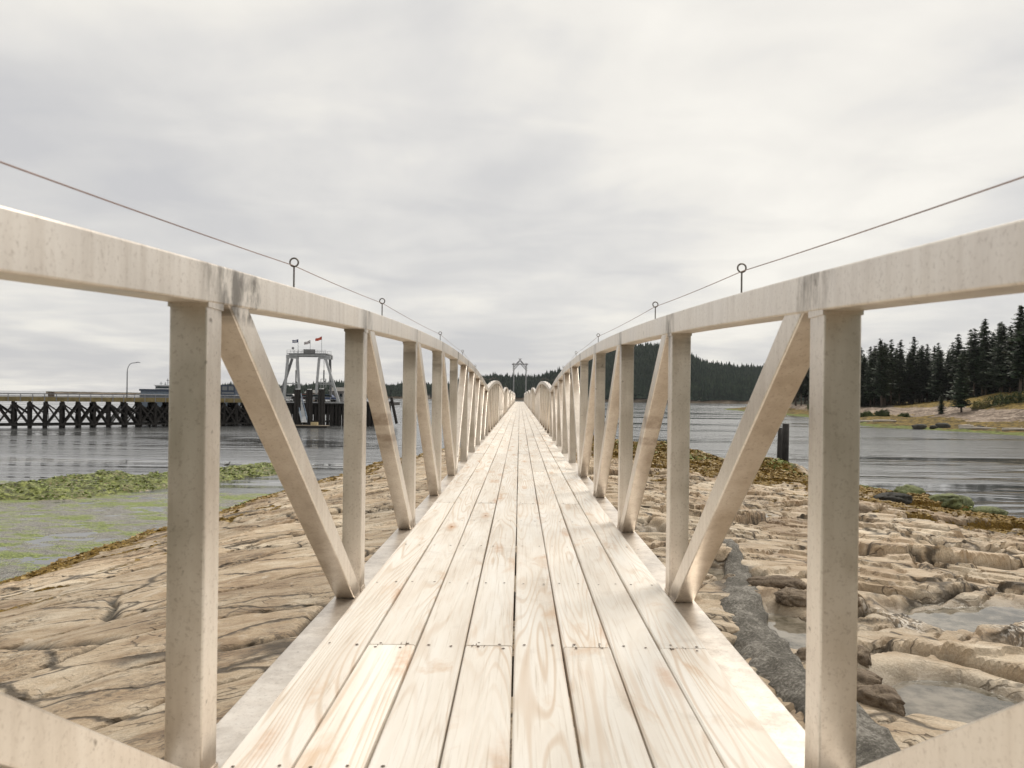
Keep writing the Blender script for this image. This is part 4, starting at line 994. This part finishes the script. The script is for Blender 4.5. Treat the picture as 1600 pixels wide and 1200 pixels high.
for i, (k, y, L_, rz, lb) in enumerate([(.455,197,7,.3,'long bleached drift log at the left end of the far right beach'),(.478,192,6,.1,'pale drift log on the beach below the dark wood'),(.60,158,7,-.2,'pale drift log on the beach below the green bushes'),(.585,166,5,.5,'bleached drift log on the beach below the yellow bush'),(.65,150,6,.2,'pale drift log on the beach at the right photo edge')]):
    x = k*y; q = MB(); q.sweep([(-L_/2,0,.2),(0,.1,.28),(L_/2,0,.22)], circ(9), scales=[.32,.27,.18]); q.rod((L_*.2,0,.3),(L_*.26,.2,.8),.07,.03,5)
    o = ob('drift_log', q.mesh('drift_log', (M_drift,), True), label=lb, cat='drift log', group='drift logs on the right-hand beach'); o.location = (x,y,hz(x,y)+.05); o.rotation_euler[2] = rz
for i, (px, y_, s_, lb) in enumerate([(1437,166,1.25,'black boulder on the weedy foreshore, leftmost of three'),(1459,165,.85,'flat black boulder on the weedy foreshore, middle of three'),(1474,166,1.35,'black boulder on the weedy foreshore, rightmost of three'),(1533,163,.7,'dark stone on the pale beach below the green bushes'),(1180,300,1.2,'dark stone on the spit')]):
    if i == 4: continue
    k = (px-812)/1194; x = k*y_
    boulder(x, y_, hz(x,y_)+.25*s_, 1.25*s_, .9*s_, .6*s_, i, 40+i, M_b2, lb, 'black boulders on the right-hand foreshore', 3)

# ------------------------------------------------------------------ far shore: wooded hills across the water
SK = [(380,612),(440,610),(470,606),(500,600),(530,596),(560,600),(600,604),(640,600),(700,600),(740,592),(770,586),(800,587),(830,588),(865,582),(900,571),(940,552),(980,541),(1010,538),(1045,545),(1080,557),(1110,569),(1150,573),(1200,575),(1260,577),(1340,585),(1500,590),(1700,600)]
kx = np.array([(p[0]-812)/1194 for p in SK]); ky = np.array([(619.3-(p[1]+(812-p[0])*.0125))/1194 for p in SK])
def shoreY(k): return np.interp(k, [-1.2,-.45,-.25,-.1,0,.1,.2,.35,.6], [1500,1330,1260,1230,1180,1080,1010,1000,1000])
TH = 15.
def hill(x, y):
    k = x/y; s = shoreY(k)+14*fbm(x/60, y*0+3, 4); d = y-s
    depth = 330+500*np.clip((k+.02)*3, 0, 1)*np.clip(1.2-np.abs(k-.17)*3,0,1)
    crest = np.interp(k, kx, ky)*(s+depth*.8)+.748-TH-WL; crest = np.maximum(crest, 3)
    t = np.clip(d/(depth*.8), 0, 1); up = np.where(d < depth*.8, 3.5*np.clip(d/12,0,1)+(crest-3.5)*np.sin(t*np.pi/2)**1.25, crest*np.clip(1-(d-depth*.8)/600, 0, 1))
    z = WL+np.where(d > 0, up, d*.4)+(2.2*fbm(x/55, y/55, 4))*sst(d, 10, 80)
    return z, sst(d, 22, 9)
def m_hill():
    b = NB('far_hill_ground'); g = b.geo(); n = b.noise(g, .05, 6, .7)
    c = b.ramp(n, [(.35, (.05,.042,.030)), (.52, (.14,.11,.08)), (.7, (.26,.21,.16))]); c2 = b.ramp(n, [(.4, (.015,.022,.012)), (.64, (.035,.045,.022))])
    return b.out(b.mix(b.attr('rocky'), c2, c), .95, 0, b.bump(n, .5, 4.), .1)
def hill_mesh():
    ks_ = np.linspace(-.62, .80, 420); ds = np.concatenate([np.linspace(-30, 60, 22), np.linspace(75, 1100, 50)])
    K, D = np.meshgrid(ks_, ds); Y = shoreY(K)+D; X = K*Y; z, rk = hill(X.ravel(), Y.ravel())
    nx, ny = len(ks_), len(ds); i = (np.arange(ny-1)[:,None]*nx+np.arange(nx-1)[None,:]).ravel()
    me = raw_mesh('far_hills', np.stack([X.ravel(), Y.ravel(), z],1), np.stack([i,i+1,i+1+nx,i+nx],1), (m_hill(),), True)
    a = me.attributes.new('rocky', 'FLOAT', 'POINT'); a.data.foreach_set('value', rk.astype(np.float32)); ob('far_hills', me, kind='structure')
hill_mesh()
def far_forest():
    rs = np.random.RandomState(5); n = 29000
    k = rs.uniform(-.42,.60,n); dd = 9+rs.rand(n)**1.5*760; y = shoreY(k)+dd; x = k*y
    z, rk = hill(x, y); bare = (fbm(x/45+3, y/45, 3) > .30) & (dd < 90) & (k > .1) & (k < .32)
    depth = 330+500*np.clip((k+.02)*3, 0, 1)*np.clip(1.2-np.abs(k-.17)*3,0,1)
    keep = (z > WL+2.0) & ~bare & (dd < depth*.92); x, y, z = x[keep], y[keep], z[keep]; n = len(x)
    h = rs.uniform(.6,1.2,n)*TH*1.05*(1+.25*(rs.rand(n) < .08)); r = h*rs.uniform(.17,.27,n)
    C = []; F = []; base = 0; m = 6
    a = np.arange(m)*2*np.pi/m
    for (z0, z1, rr_) in ((.04,.52,1.),(.32,.78,.74),(.58,1.04,.46)):
        ang_ = a[None,:]+rs.rand(n,1)*6.28; rad_ = r[:,None]*rr_*rs.uniform(.6,1.3,(n,m))
        ring = np.stack([x[:,None]+rad_*np.cos(ang_), y[:,None]+rad_*np.sin(ang_), z[:,None]+h[:,None]*(z0+rs.uniform(-.05,.05,(n,m)))], 2)
        tip = np.stack([x+rs.randn(n)*.2, y, z+h*z1], 1)[:,None,:]
        vv = np.concatenate([ring, tip], 1).reshape(-1,3); idx = base+np.arange(n)[:,None]*(m+1)
        for j in range(m): F.append(np.concatenate([idx+j, idx+(j+1)%m, idx+m], 1))
        C.append(vv); base += len(vv)
    b = NB('far_fir_needles'); g = b.geo(); nn = b.noise(g, .03, 5, .65); f = b.noise(g, .25, 3, .7)
    c = b.ramp(b.math('ADD', b.math('MULTIPLY', nn, .5), b.math('MULTIPLY', f, .5)), [(.36, (.012,.022,.019)), (.5, (.026,.042,.032)), (.64, (.055,.074,.046))])
    ob('far_forest', raw_mesh('far_forest', np.concatenate(C), np.concatenate(F), (b.out(c, .8, 0, None, .1),)), kind='stuff', label='dense dark conifer forest covering the hills across the water', cat='forest')
far_forest()
# a few shore houses across the water
M_hw = mat_simple('far_house_wall', (.42,.38,.33))
for i, (px, w_, lb) in enumerate([(668,9,'small pale house on the far shore left of the bridge vanishing point'),(1092,13,'low pale house at the foot of the far hill, left of the bare cliff')]):
    k = (px-812)/1194; y_ = float(shoreY(k))+16; r = empty('shore_house', (k*y_, y_, float(hill(np.array([k*y_]), np.array([y_]))[0][0])), label=lb, cat='house')
    q = MB(); q.box((-w_/2,-3,-2), (w_/2,3,3.2)); ob('wall', q.mesh('wall', (M_hw,)), r)
    q = MB(); q.add([(-w_/2-.5,-3.5,3.25),(w_/2+.5,-3.5,3.25),(w_/2+.5,3.5,3.25),(-w_/2-.5,3.5,3.25),(-w_/2-.5,0,5.4),(w_/2+.5,0,5.4)], [(0,1,5,4),(2,3,4,5),(1,2,5),(3,0,4),(3,2,1,0)]); ob('roof', q.mesh('roof', (M_dark,)), r)
print('objects', len(bpy.data.objects))

# thin sea air
hb = MB(); hb.box((-3500,-150,-11), (3500,2600,260))
hm = bpy.data.materials.new('sea_haze'); hm.use_nodes = True; hn = hm.node_tree; hn.nodes.clear()
vo = hn.nodes.new('ShaderNodeVolumePrincipled'); vo.inputs['Color'].default_value = (.9,.93,.97,1); vo.inputs['Density'].default_value = .00004; vo.inputs['Anisotropy'].default_value = .2
ho = hn.nodes.new('ShaderNodeOutputMaterial'); hn.links.new(vo.outputs[0], ho.inputs['Volume'])
ob('haze', hb.mesh('haze', (hm,)), kind='stuff')
